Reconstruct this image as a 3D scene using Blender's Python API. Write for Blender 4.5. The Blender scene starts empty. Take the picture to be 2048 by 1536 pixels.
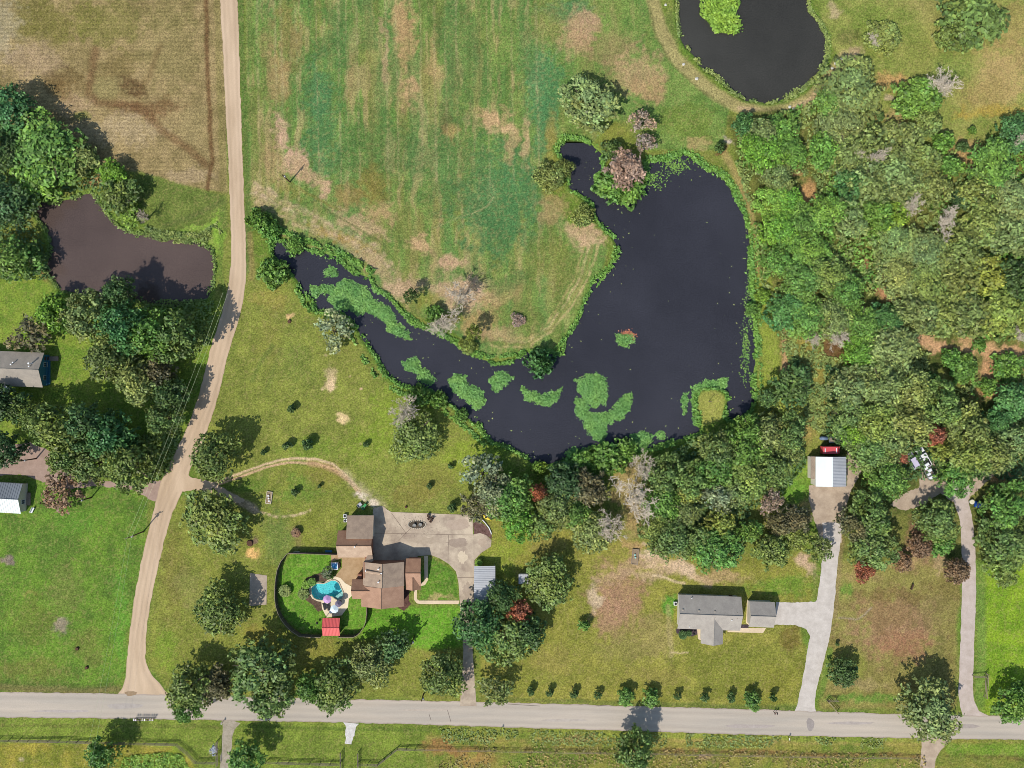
import bpy, bmesh, math, random
import numpy as np
from mathutils import Vector, Matrix
C = bpy.context.scene.collection
sc = bpy.context.scene
S = 0.13          # metres on the ground per photo pixel (2048 wide)
HC = 187.2        # height of the camera
R_ = math.radians
# ---------------- camera, sky, sun, exposure ----------------
cd = bpy.data.cameras.new('camera'); cam = bpy.data.objects.new('camera', cd); C.objects.link(cam)
cam.location = (0, 0, HC); cam.rotation_euler = (0, 0, 0)
cd.sensor_width = 36; cd.lens = 36 * 1440 / 2048; cd.clip_start = 1; cd.clip_end = 6000
sc.camera = cam
SUN_EL = R_(48.0); sdx, sdy = 0.64, 0.768            # shadows fall to the upper right
w = bpy.data.worlds.new('World'); sc.world = w; w.use_nodes = True
nt = w.node_tree; nt.nodes.clear()
so = nt.nodes.new('ShaderNodeOutputWorld'); bg = nt.nodes.new('ShaderNodeBackground'); sk = nt.nodes.new('ShaderNodeTexSky')
sk.sky_type = 'NISHITA'; sk.sun_disc = False; sk.ozone_density = 2.2; sk.air_density = 1.3; sk.sun_elevation = SUN_EL; sk.sun_rotation = math.atan2(-sdx, -sdy) % (2 * math.pi)
bg.inputs['Strength'].default_value = 0.13
nt.links.new(sk.outputs[0], bg.inputs[0]); nt.links.new(bg.outputs[0], so.inputs[0])
sl = bpy.data.lights.new('sun', 'SUN'); so_ = bpy.data.objects.new('sun', sl); C.objects.link(so_)
sl.energy = 4.5; sl.angle = R_(0.5); sl.color = (1, 0.955, 0.89)
so_.rotation_euler = Vector((sdx * math.cos(SUN_EL), sdy * math.cos(SUN_EL), -math.sin(SUN_EL))).to_track_quat('-Z', 'Y').to_euler()
so_.location = (0, 0, 300)
sc.cycles.pixel_filter_type = 'BLACKMAN_HARRIS'; sc.cycles.filter_width = 0.9
sc.view_settings.view_transform = 'Standard'; sc.view_settings.look = 'None'
sc.view_settings.exposure = 0.08; sc.view_settings.gamma = 1.0

# ---------------- helpers ----------------
def W(px, py, z=0.0):
    k = S * (HC - z) / HC
    return Vector(((px - 1024) * k, (768 - py) * k, z))
def lin(c):
    o = []
    for v in c[:3]:
        v = v / 255.0
        o.append(v / 12.92 if v < .04045 else ((v + .055) / 1.055) ** 2.4)
    return o
KA = 0.80          # photo colour -> surface colour under this sun
def alb(c, k=1.0): return [min(.9, v * KA * k) for v in lin(c)]
def obj(name, me, mat=None, parent=None):
    o = bpy.data.objects.new(name, me); C.objects.link(o)
    if mat and not me.materials: me.materials.append(mat)
    if parent: o.parent = parent
    return o
def tag(o, label=None, cat=None, group=None, kind=None):
    if label: o['label'] = label
    if cat: o['category'] = cat
    if group: o['group'] = group
    if kind: o['kind'] = kind
    return o
def empty(name, loc, rz=0.0):
    o = bpy.data.objects.new(name, None); C.objects.link(o)
    o.location = loc; o.rotation_euler = (0, 0, rz); o.empty_display_size = .5
    return o
def np_mesh(name, V, F, tone=None, smooth=False):
    V = np.asarray(V, np.float32); F = np.asarray(F, np.int32); n = F.shape[1]
    me = bpy.data.meshes.new(name)
    me.vertices.add(len(V)); me.vertices.foreach_set('co', V.ravel())
    me.loops.add(F.size); me.loops.foreach_set('vertex_index', F.ravel())
    me.polygons.add(len(F)); me.polygons.foreach_set('loop_start', np.arange(0, F.size, n, dtype=np.int32))
    try: me.polygons.foreach_set('loop_total', np.full(len(F), n, np.int32))
    except Exception: pass
    if tone is not None:
        a = me.color_attributes.new('tone', 'FLOAT_COLOR', 'POINT')
        t = np.ones((len(V), 4), np.float32); t[:, :3] = tone
        a.data.foreach_set('color', t.ravel())
    me.update(calc_edges=True)
    if smooth: me.polygons.foreach_set('use_smooth', np.ones(len(F), bool))
    return me
class MB:
    """collects boxes, tubes, prisms, discs; build() links ONE mesh object"""
    def __init__(s): s.v = []; s.f = []
    def add(s, vs, fs):
        b = len(s.v); s.v += [tuple(v) for v in vs]; s.f += [tuple(i + b for i in f) for f in fs]; return s
    def box(s, x0, y0, z0, x1, y1, z1, rz=0, c=None):
        vs = [(x, y, z) for z in (z0, z1) for x, y in ((x0, y0), (x1, y0), (x1, y1), (x0, y1))]
        if rz:
            cx, cy = c or ((x0 + x1) / 2, (y0 + y1) / 2); a, b = math.cos(rz), math.sin(rz)
            vs = [(cx + (x - cx) * a - (y - cy) * b, cy + (x - cx) * b + (y - cy) * a, z) for x, y, z in vs]
        return s.add(vs, [(3, 2, 1, 0), (4, 5, 6, 7), (0, 1, 5, 4), (1, 2, 6, 5), (2, 3, 7, 6), (3, 0, 4, 7)])
    def tube(s, p, q, r0, r1=None, n=6):
        r1 = r0 if r1 is None else r1
        p, q = Vector(p), Vector(q); d = q - p
        if d.length < 1e-6: return s
        d.normalize(); u = d.orthogonal().normalized(); w_ = d.cross(u)
        vs = []
        for c, r in ((p, r0), (q, r1)):
            for i in range(n):
                a = 2 * math.pi * i / n; vs.append(c + (u * math.cos(a) + w_ * math.sin(a)) * r)
        fs = [(i, (i + 1) % n, n + (i + 1) % n, n + i) for i in range(n)] + [tuple(range(n))[::-1], tuple(range(n, 2 * n))]
        return s.add(vs, fs)
    def path(s, pts, rs, n=6):
        for i in range(len(pts) - 1): s.tube(pts[i], pts[i + 1], rs[i], rs[i + 1], n)
        return s
    def lathe(s, c, prof, n=16):
        vs = []; fs = []
        for r, z in prof:
            for i in range(n):
                a = 2 * math.pi * i / n; vs.append((c[0] + r * math.cos(a), c[1] + r * math.sin(a), c[2] + z))
        for k in range(len(prof) - 1):
            for i in range(n): fs.append((k * n + i, k * n + (i + 1) % n, (k + 1) * n + (i + 1) % n, (k + 1) * n + i))
        fs.append(tuple(range(n))[::-1]); fs.append(tuple((len(prof) - 1) * n + i for i in range(n)))
        return s.add(vs, fs)
    def prism(s, pts, z0, z1):
        n = len(pts)
        return s.add([(p[0], p[1], z0) for p in pts] + [(p[0], p[1], z1) for p in pts],
                     [tuple(range(n))[::-1], tuple(range(n, 2 * n))] + [(i, (i + 1) % n, n + (i + 1) % n, n + i) for i in range(n)])
    def build(s, name, mat, parent=None, smooth=False, bevel=0):
        me = bpy.data.meshes.new(name); me.from_pydata(s.v, [], s.f)
        if bevel:
            bm = bmesh.new(); bm.from_mesh(me)
            bmesh.ops.bevel(bm, geom=bm.edges[:], offset=bevel, segments=2, affect='EDGES', profile=.6); bm.to_mesh(me); bm.free()
        me.validate(); me.update()
        if smooth:
            for p in me.polygons: p.use_smooth = True
        return obj(name, me, mat, parent)
def copy_tree(o, parent=None):
    c = o.copy(); C.objects.link(c); c.parent = parent
    for ch in list(o.children): copy_tree(ch, c)
    return c

# ---------------- materials ----------------
def nodes(name):
    m = bpy.data.materials.new(name); m.use_nodes = True; t = m.node_tree
    return m, t, t.nodes['Principled BSDF']
def noise_tex(t, scale, detail=4, rough=.6, coord='Object'):
    tc = t.nodes.new('ShaderNodeTexCoord'); n = t.nodes.new('ShaderNodeTexNoise')
    n.inputs['Scale'].default_value = scale; n.inputs['Detail'].default_value = detail; n.inputs['Roughness'].default_value = rough
    t.links.new(tc.outputs[coord], n.inputs['Vector']); return n
def mult_noise(t, col_out, n, lo, hi, f0=.3, f1=.7):
    mr = t.nodes.new('ShaderNodeMapRange'); mr.inputs['From Min'].default_value = f0; mr.inputs['From Max'].default_value = f1
    mr.inputs['To Min'].default_value = lo; mr.inputs['To Max'].default_value = hi
    t.links.new(n.outputs[0], mr.inputs['Value'])
    mm = t.nodes.new('ShaderNodeVectorMath'); mm.operation = 'SCALE'
    t.links.new(col_out, mm.inputs[0]); t.links.new(mr.outputs[0], mm.inputs['Scale']); return mm.outputs[0]
MATS = {}
def M(name, c, rough=.85, var=.15, scale=2.0, bump=0.0, metal=0.0, big=0.12, k=1.0, spec=.3):
    if name in MATS: return MATS[name]
    m, t, b = nodes(name)
    rgb = t.nodes.new('ShaderNodeRGB'); rgb.outputs[0].default_value = (*alb(c, k), 1)
    n = noise_tex(t, scale, 5, .65); out = mult_noise(t, rgb.outputs[0], n, 1 - var, 1 + var)
    n2 = noise_tex(t, scale * .08, 3, .5); out = mult_noise(t, out, n2, 1 - big, 1 + big)
    t.links.new(out, b.inputs['Base Color']); b.inputs['Roughness'].default_value = rough; b.inputs['Metallic'].default_value = metal
    b.inputs['Specular IOR Level'].default_value = spec
    if bump:
        bp = t.nodes.new('ShaderNodeBump'); bp.inputs['Strength'].default_value = bump; bp.inputs['Distance'].default_value = .1
        t.links.new(n.outputs[0], bp.inputs['Height']); t.links.new(bp.outputs[0], b.inputs['Normal'])
    MATS[name] = m; return m
def leaf_material(name, trans=.14):
    m, t, b = nodes(name)
    oi = t.nodes.new('ShaderNodeObjectInfo'); at = t.nodes.new('ShaderNodeAttribute'); at.attribute_name = 'tone'
    mx = t.nodes.new('ShaderNodeVectorMath'); mx.operation = 'MULTIPLY'
    t.links.new(oi.outputs['Color'], mx.inputs[0]); t.links.new(at.outputs['Color'], mx.inputs[1])
    t.links.new(mx.outputs[0], b.inputs['Base Color']); b.inputs['Roughness'].default_value = .55
    b.inputs['Specular IOR Level'].default_value = .35
    tr = t.nodes.new('ShaderNodeBsdfTranslucent'); t.links.new(mx.outputs[0], tr.inputs['Color'])
    ms = t.nodes.new('ShaderNodeMixShader'); ms.inputs[0].default_value = trans
    t.links.new(b.outputs[0], ms.inputs[1]); t.links.new(tr.outputs[0], ms.inputs[2])
    t.links.new(ms.outputs[0], t.nodes['Material Output'].inputs[0]); return m
LEAF = leaf_material('leaf')
BARK = M('bark', (105, 92, 80), .95, .3, 3, .5)
DEADBARK = M('dead_bark', (204, 190, 168), .95, .2, 3, .3)
def water_material(name, c, rough=.12):
    m, t, b = nodes(name)
    n = noise_tex(t, 3.2, 3, .7); rgb = t.nodes.new('ShaderNodeRGB'); rgb.outputs[0].default_value = (*alb(c), 1)
    out = mult_noise(t, rgb.outputs[0], n, .72, 1.3)
    n2 = noise_tex(t, .035, 4, .6); out = mult_noise(t, out, n2, .80, 1.2)
    t.links.new(out, b.inputs['Base Color']); b.inputs['Roughness'].default_value = rough; b.inputs['IOR'].default_value = 1.33
    bp = t.nodes.new('ShaderNodeBump'); bp.inputs['Strength'].default_value = .25; bp.inputs['Distance'].default_value = .05
    t.links.new(n.outputs[0], bp.inputs['Height']); t.links.new(bp.outputs[0], b.inputs['Normal']); return m

# ---------------- noise and masks in photo pixels ----------------
rng = np.random.default_rng(7)
def vnoise(x, y, cell, seed):
    r = np.random.default_rng(seed); n = 257; g = r.random((n, n)).astype(np.float32)
    u = x / cell + 1000; v = y / cell + 1000
    iu = np.floor(u).astype(np.int64); iv = np.floor(v).astype(np.int64); fu = (u - iu); fv = (v - iv)
    fu = fu * fu * (3 - 2 * fu); fv = fv * fv * (3 - 2 * fv); iu %= n; iv %= n; ju = (iu + 1) % n; jv = (iv + 1) % n
    return (g[iv, iu] * (1 - fu) + g[iv, ju] * fu) * (1 - fv) + (g[jv, iu] * (1 - fu) + g[jv, ju] * fu) * fv
def fbm(x, y, cell, seed, octv=3):
    s = 0; a = 1; t = 0
    for i in range(octv):
        s = s + a * vnoise(x, y, cell / 2 ** i, seed + i); t += a; a *= .55
    return s / t
def sdist(poly, x, y):
    """signed distance in px, positive inside"""
    d = np.full(x.shape, 1e9, np.float32); ins = np.zeros(x.shape, bool); n = len(poly)
    for i in range(n):
        ax, ay = poly[i]; bx, by = poly[(i + 1) % n]; ex, ey = bx - ax, by - ay
        L = ex * ex + ey * ey + 1e-9
        t = np.clip(((x - ax) * ex + (y - ay) * ey) / L, 0, 1)
        d = np.minimum(d, (x - ax - t * ex) ** 2 + (y - ay - t * ey) ** 2)
        if ay != by:
            c = ((ay > y) != (by > y)) & (x < (bx - ax) * (y - ay) / (by - ay) + ax); ins ^= c
    d = np.sqrt(d); return np.where(ins, d, -d)
def ldist(pts, x, y):
    d = np.full(x.shape, 1e9, np.float32)
    for (ax, ay), (bx, by) in zip(pts[:-1], pts[1:]):
        ex, ey = bx - ax, by - ay; L = ex * ex + ey * ey + 1e-9
        t = np.clip(((x - ax) * ex + (y - ay) * ey) / L, 0, 1)
        d = np.minimum(d, (x - ax - t * ex) ** 2 + (y - ay - t * ey) ** 2)
    return np.sqrt(d)
def sm(a, b, x):
    t = np.clip((x - a) / (b - a), 0, 1); return t * t * (3 - 2 * t)
POND = [(543,472),(557,481),(594,489),(618,501),(648,507),(671,512),(692,531),(708,544),(742,556),(749,575),(772,588),(792,608),(813,635),(829,649),(870,659),(905,679),(935,702),(969,719),(989,729),(1024,724),(1045,706),(1085,700),(1122,709),(1134,672),(1154,642),(1167,609),(1181,575),(1191,555),(1221,535),(1231,512),(1237,493),(1224,473),(1204,453),(1191,437),(1184,407),(1157,390),(1141,377),(1134,350),(1124,320),(1111,297),(1131,273),(1164,277),(1187,290),(1204,310),(1207,337),(1191,353),(1194,383),(1217,397),(1244,407),(1264,403),(1284,377),(1297,363),(1291,320),(1317,320),(1344,313),(1374,305),(1394,320),(1417,340),(1441,347),(1464,373),(1474,400),(1491,430),(1497,467),(1501,500),(1504,572),(1507,612),(1514,699),(1507,745),(1509,802),(1500,825),(1470,845),(1450,838),(1456,800),(1452,784),(1432,776),(1402,778),(1391,790),(1389,820),(1400,850),(1400,868),(1350,882),(1300,900),(1255,905),(1215,893),(1180,895),(1130,922),(1095,934),(1065,927),(1040,907),(1010,892),(985,886),(970,872),(957,850),(925,827),(884,797),(862,782),(802,772),(769,747),(751,712),(725,677),(711,652),(685,627),(632,624),(621,597),(600,580),(594,562),(579,545),(556,528),(543,505)]
POND_L = [(78,395),(100,407),(125,402),(160,390),(185,385),(195,400),(215,430),(240,455),(280,470),(300,465),(330,475),(370,475),(400,485),(425,500),(430,530),(426,570),(412,598),(350,612),(250,604),(150,590),(120,580),(105,562),(90,540),(92,520),(100,500),(100,480),(90,455),(76,440),(68,420)]
POND_N = [(1350,-60),(1353,0),(1356,55),(1362,78),(1385,107),(1405,135),(1430,150),(1462,182),(1495,201),(1540,206),(1575,196),(1612,173),(1640,145),(1655,112),(1655,75),(1640,45),(1619,20),(1612,-60)]
POOL = [((540 + a / 7.31), (1080 + b / 7.31)) for a, b in [(600,700),(640,645),(700,628),(780,635),(840,612),(900,583),(960,587),(1010,620),(1040,690),(1072,760),(1080,820),(1050,868),(990,883),(950,860),(900,822),(850,850),(760,883),(690,873),(640,848),(602,780)]]
# ================= GROUND: one sheet, its soil and grass colours mixed in numpy =================
st = 2.2
xs = np.concatenate([np.array([-14000,-9000,-6000,-4000,-2500,-1500,-900,-500,-300,-180]), np.arange(-120, 2168, st), np.array([2230,2350,2550,2900,3600,4600,6000,8500,12000,16000])]).astype(np.float64)
ys = np.concatenate([np.array([-14000,-9000,-6000,-4000,-2500,-1500,-900,-500,-300,-180]), np.arange(-110, 1648, st), np.array([1700,1800,2000,2400,3000,4000,6000,8500,12000,16000])]).astype(np.float64)
GX, GY = np.meshgrid(xs, ys); gx = GX.ravel(); gy = GY.ravel()
wx = gx + (fbm(gx, gy, 40, 11) - .5) * 34 + (fbm(gx, gy, 9, 15, 2) - .5) * 9
wy = gy + (fbm(gx, gy, 40, 21) - .5) * 34 + (fbm(gx, gy, 9, 25, 2) - .5) * 9
COL = np.zeros((len(gx), 3), np.float32)
def A(c): return np.array(alb(c), np.float32)
N1 = fbm(gx, gy, 90, 31, 4); N2 = fbm(gx, gy, 22, 41, 4); N3 = fbm(gx, gy, 7, 51, 2); NF = fbm(gx * 1.6, gy * .8, 6, 55, 2)
COL[:] = A((120, 130, 58)) * sm(.3, .7, N1)[:, None] + A((97, 124, 46)) * (1 - sm(.3, .7, N1))[:, None]
def near(x0, y0, x1, y1): return np.nonzero((gx > x0) & (gx < x1) & (gy > y0) & (gy < y1))[0]
def mixin(i, m, c): COL[i] = COL[i] * (1 - m[:, None]) + A(c) * m[:, None]
def region(poly, c, soft=5, s=1.0, c2=None, warp=.35):
    px = [p[0] for p in poly]; py = [p[1] for p in poly]; i = near(min(px) - 30, min(py) - 30, max(px) + 30, max(py) + 30)
    x = gx[i] + (wx[i] - gx[i]) * warp; y = gy[i] + (wy[i] - gy[i]) * warp
    m = sm(-soft, soft, sdist(poly, x, y)) * s
    if c2 is None: mixin(i, m, c)
    else:
        k = sm(.32, .68, N2[i] * .6 + N1[i] * .4)[:, None]; cc = A(c) * k + A(c2) * (1 - k)
        COL[i] = COL[i] * (1 - m[:, None]) + cc * m[:, None]
def blob(cx, cy, rx, ry, c, s=.7, rot=0, soft=.55):
    R = max(rx, ry) * 1.6 + 30; i = near(cx - R, cy - R, cx + R, cy + R)
    x = wx[i] - cx; y = wy[i] - cy; a = R_(rot); u = x * math.cos(a) + y * math.sin(a); v = -x * math.sin(a) + y * math.cos(a)
    d = np.sqrt((u / rx) ** 2 + (v / ry) ** 2) + (N3[i] - .5) * .9 + (N2[i] - .5) * .8
    mixin(i, np.clip((1 - sm(1 - soft, 1 + soft * .55, d)) * s * (.72 + .70 * NF[i]), 0, 1) if max(rx, ry) > 16 else (1 - sm(1 - soft, 1 + soft * .55, d)) * s, c)
def stroke(pts, w, c, s=.8, soft=.5, warp=.25, patchy=0):
    px = [p[0] for p in pts]; py = [p[1] for p in pts]; i = near(min(px) - 60, min(py) - 60, max(px) + 60, max(py) + 60)
    x = gx[i] + (wx[i] - gx[i]) * warp; y = gy[i] + (wy[i] - gy[i]) * warp
    m = (1 - sm(w / 2 * (1 - soft), w / 2 * (1 + soft), ldist(pts, x, y))) * s
    if patchy: m = m * sm(.5 - .25 / patchy, .5 + .2, N2[i] * .5 + N3[i] * .5)
    mixin(i, m, c)
# --- the tan mown field, top left
F1 = [(-400,-400),(443,-400),(443,0),(452,200),(455,385),(400,378),(345,362),(275,345),(200,330),(130,300),(60,260),(0,240),(-400,200)]
region(F1, (152,136,92), 4, 1, (132,120,76), .1)
for a in [(90,45,110,50,(110,110,50),.65),(8,60,40,60,(168,158,124),.6),(70,120,60,40,(166,146,112),.55),(130,165,50,30,(100,84,48),.6),(240,150,45,60,(110,98,52),.45),(265,175,35,20,(92,72,46),.7),(210,178,34,16,(152,144,92),.6),(340,100,80,80,(134,128,78),.4),(210,50,80,45,(118,120,58),.55),(330,30,60,40,(120,116,66),.4),(290,215,75,20,(110,82,52),.6),(240,258,90,34,(172,156,118),.55),(385,250,28,40,(150,138,92),.5),(150,208,50,22,(168,146,110),.6),(172,232,18,12,(124,130,62),.7),(380,350,50,14,(170,152,114),.6),(120,180,30,20,(112,92,54),.5)]: blob(a[0],a[1],a[2],a[3],a[4],a[5])
stroke([(190,100),(180,150),(178,185),(195,203),(240,208),(290,222),(325,262),(370,292),(412,330)], 15, (108,80,52), .6, .8)
stroke([(320,90),(300,150),(275,190)], 12, (104,84,50), .45, .9)
stroke([(411,-50),(415,120),(420,260),(425,320),(414,380)], 9, (98,72,44), .8, .7, .15)
stroke([(432,-50),(440,200),(448,400)], 12, (122,118,66), .6, .6, .1)
i = near(-200, -120, 408, 380); mm = sm(0, 8, sdist(F1, gx[i], gy[i])) * sm(408, 396, gx[i])
COL[i] *= (1 + (.13 * np.sin(gy[i] * 2 * math.pi / 8.6 + .5 * np.sin(gx[i] / 60)) * (.3 + 1.2 * N1[i]) * mm))[:, None]
region([(272,342),(345,365),(400,380),(452,392),(458,450),(440,500),(420,480),(300,465),(283,420)], (106,122,56), 4, 1, (92,112,48))
blob(432,470,16,34,(132,168,62),.95); blob(395,462,30,9,(132,165,66),.8); stroke([(330,452),(390,430),(440,405)],12,(86,100,50),.6)
blob(205,358,26,12,(172,140,92),.8,-20); blob(38,470,26,16,(134,140,60),.8); blob(88,562,14,30,(150,120,78),.9,-30); stroke([(445,420),(438,520),(452,600)],10,(92,120,50),.6)
# --- yard on the left
region([(-300,545),(70,545),(140,600),(480,600),(420,760),(350,900),(300,950),(-300,950)], (124,144,54), 8, 1, (104,136,48))
region([(-300,960),(60,960),(200,965),(262,975),(300,1000),(290,1100),(262,1240),(250,1330),(230,1378),(-300,1372)], (100,134,46), 4, 1, (88,120,46))
for a in [(150,1040,60,30,(96,142,48),.6),(130,1180,40,60,(112,124,60),.5),(60,1240,50,50,(112,120,52),.4),(22,1122,11,12,(134,122,108),.9),(125,1250,13,14,(146,136,114),.85),(240,1250,14,110,(92,148,50),.5),(60,1340,80,30,(116,116,56),.5),(180,1290,30,40,(116,124,58),.5),(60,1186,20,3,(140,140,70),.6)]: blob(*a)
stroke([(-200,1372),(120,1378),(235,1380)], 14, (112,100,66), .6); stroke([(-200,1362),(0,1366),(230,1372)],8,(84,104,44),.5)
# --- hay field in the middle
F2 = [(487,-400),(1285,-400),(1300,20),(1330,90),(1380,150),(1460,212),(1445,300),(1300,300),(1230,240),(1180,290),(1110,300),(1090,380),(1140,450),(1190,470),(1215,495),(1200,560),(1150,660),(1110,705),(980,715),(900,660),(820,625),(760,580),(700,530),(640,505),(560,470),(497,420)]
region(F2, (112,138,66), 4, 1, (94,128,58), .1)
i = near(487, -300, 1300, 720); sx = gx[i] + (wx[i] - gx[i]) * .35
V1 = fbm(sx * 8, gy[i], 170, 61, 3); V2 = fbm(sx * 5 + 900, gy[i] * .8, 120, 71, 3); inn = sm(-3, 3, sdist(F2, gx[i], gy[i]))
fade = inn * (1 - .6 * sm(1000, 1200, gx[i]))
V3 = fbm(sx * 3, gy[i] * .5, 40, 75, 3)
mixin(i, sm(.56, .74, V1) * .5 * fade, (154,142,88)); mixin(i, sm(.52, .68, V2) * .55 * fade, (88,126,66)); mixin(i, sm(.5, .3, V2) * .45 * fade, (124,118,62)); mixin(i, sm(.6, .74, V3) * .45 * fade, (172,152,106)); mixin(i, sm(.46, .34, V3) * .3 * fade, (84,104,52))
for a in [(645,250,34,130,(78,122,70),.7),(655,130,36,120,(88,126,64),.5),(1000,400,95,110,(74,122,72),.7),(1000,470,60,60,(74,116,64),.6),(1085,170,38,100,(80,128,76),.75),(1088,260,32,90,(78,126,74),.7),(900,330,90,100,(84,116,62),.5),(780,300,70,70,(82,114,60),.5),(1130,20,60,26,(84,126,80),.6),(920,100,50,120,(88,118,62),.5),(700,60,60,70,(84,116,60),.4),(1050,90,26,50,(96,128,66),.5),
          (640,180,30,60,(74,120,74),.5),(805,40,20,60,(176,150,102),.75),(812,80,14,50,(168,142,96),.6),(768,110,7,70,(164,146,104),.7),(822,180,26,40,(176,148,104),.7),(868,120,12,50,(166,144,94),.6),(880,150,12,30,(170,146,98),.5),(575,70,26,90,(136,122,68),.55),(555,150,22,60,(156,134,88),.6),(540,120,14,90,(146,132,84),.5),(563,275,15,34,(188,158,126),.85,-15),(585,322,30,24,(186,156,124),.85,30),(600,350,22,18,(178,148,112),.7),(650,378,22,18,(184,154,120),.8),(700,395,40,20,(150,128,76),.6),(762,425,34,26,(172,146,102),.7),(740,370,30,40,(126,116,56),.6),(838,487,18,24,(184,156,112),.8,-30),(900,522,34,17,(184,154,118),.85),(985,238,36,20,(186,158,112),.8),(1010,262,26,20,(186,158,114),.75),(960,225,12,14,(176,150,104),.6),(1048,285,8,45,(180,158,112),.7),(1025,290,8,40,(172,150,104),.6),(906,262,14,20,(160,134,84),.6),(895,235,10,40,(100,96,56),.5),
          (1165,55,46,34,(176,148,112),.8),(1150,90,40,30,(172,144,104),.6),(1230,95,50,40,(150,132,88),.5),(1275,150,54,50,(176,150,108),.65),(1290,180,36,24,(172,144,100),.55),(1215,180,50,40,(120,130,66),.4),(1100,50,40,40,(134,136,74),.5),(1105,330,26,60,(140,136,60),.65),(1100,265,14,40,(150,138,70),.5),(1240,260,60,24,(136,138,62),.5),(1380,250,60,40,(110,130,54),.6),(1340,60,20,60,(110,122,66),.5),(1400,283,30,12,(168,148,98),.6),(1170,470,44,26,(186,160,120),.8),(1110,420,30,30,(166,142,96),.6),(1105,520,40,60,(128,128,60),.45),(1140,560,36,50,(112,126,62),.4),
          (800,575,44,20,(184,158,122),.75),(835,560,26,22,(178,152,116),.6),(935,590,60,36,(188,160,126),.8),(895,575,30,26,(182,156,120),.7),(1000,585,40,26,(160,142,92),.6),(960,640,46,40,(160,138,88),.7),(1000,670,40,14,(176,152,110),.6),(1040,640,40,30,(104,122,58),.6),(900,640,28,14,(150,140,60),.7),(1010,560,40,22,(88,118,60),.6),(560,372,46,12,(130,128,62),.6,25),(610,350,46,16,(176,152,112),.7,35),(720,450,60,16,(178,154,114),.7,30),(545,330,24,50,(160,138,94),.6,-10),(740,520,40,16,(178,154,114),.7,35),(680,470,60,12,(160,132,70),.7,25),(860,595,40,20,(130,132,58),.6)]: blob(*a)
for k, off in enumerate((0, 9, 18, 27, 36)):
    stroke([(503 + off * .3,366 + off),(560,396 + off),(640,428 + off),(700,464 + off),(760,504 + off),(800,545 + off * .7)], 9, [(186,164,128),(170,152,108),(186,164,130),(160,146,100),(178,158,118)][k], .8, .8, .8, 1.2)
stroke([(640,410),(700,446),(770,492)],4,(92,104,56),.7,.5,.2); stroke([(560,350),(600,380),(680,420)],5,(126,124,60),.6)
for off, c in ((0,(182,162,112)),(9,(150,142,84)),(17,(186,166,118)),(27,(168,152,98))):
    stroke([(1196 - off,490),(1180 - off,545),(1146 - off,610),(1105 - off * .6,662 - off * .3),(1060,692 - off * .6),(990,694 - off * .7),(930,668 - off * .5)], 5, c, .7, .6, .3, 1)
stroke([(945,425),(975,410),(988,395)],2.5,(160,160,110),.5)
stroke([(868,455),(930,430),(975,412)],2.5,(150,156,100),.4)
for x in (512,523,535,548,560,575,590,603,617,630,655,674,690,712,735,757,770,790,815,838,855,866,888,910,935,955,972,995,1020,1045,1070): stroke([(x,-60),(x + 4,150),(x + 8,330 + (x * 7) % 90)], 2.6 + x % 3, (70,88,46) if x % 2 else (168,156,112), .4, .6, .12, 1)
# --- verges of the lane
stroke([(479,-60),(486,150),(492,300),(496,420),(496,540)], 12, (82,108,52), .7, .5, .1)
stroke([(500,470),(505,540),(500,600)], 12, (150,128,82), .5)
# --- dam path and meadow, top right
region([(1600,-400),(2500,-400),(2500,260),(2000,290),(1880,320),(1760,260),(1690,120),(1660,90),(1640,40)], (140,144,74), 6, 1, (122,138,62))
for a in [(2005,150,60,80,(172,150,96),.75),(2030,60,40,60,(158,142,84),.6),(1960,190,50,40,(154,140,80),.5),(1790,168,34,22,(184,146,92),.7),(1665,20,14,22,(178,162,120),.7),(1850,20,30,40,(150,144,84),.5),(1780,202,12,7,(186,170,134),.8),(1980,225,70,16,(160,140,60),.7),(1740,45,50,60,(112,134,56),.6),(1900,140,60,30,(116,140,62),.6),(1700,110,24,16,(184,162,122),.8),(1790,240,20,20,(176,148,104),.5),(1700,75,20,20,(100,104,54),.6),(1830,120,40,40,(134,140,68),.5)]: blob(*a)
stroke([(1302,-60),(1306,0),(1318,52),(1348,112),(1388,153),(1432,190),(1478,214),(1530,223),(1580,219),(1622,198),(1662,150),(1690,112)], 26, (158,150,96), .92, .35, .15)
stroke([(1478,216),(1530,225),(1580,220),(1622,199),(1668,146),(1695,112)], 10, (182,160,120), .7, .6, .2)
stroke([(1290,-60),(1296,0),(1308,60),(1340,125),(1400,180),(1450,212)], 5, (96,104,54), .5)
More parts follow.
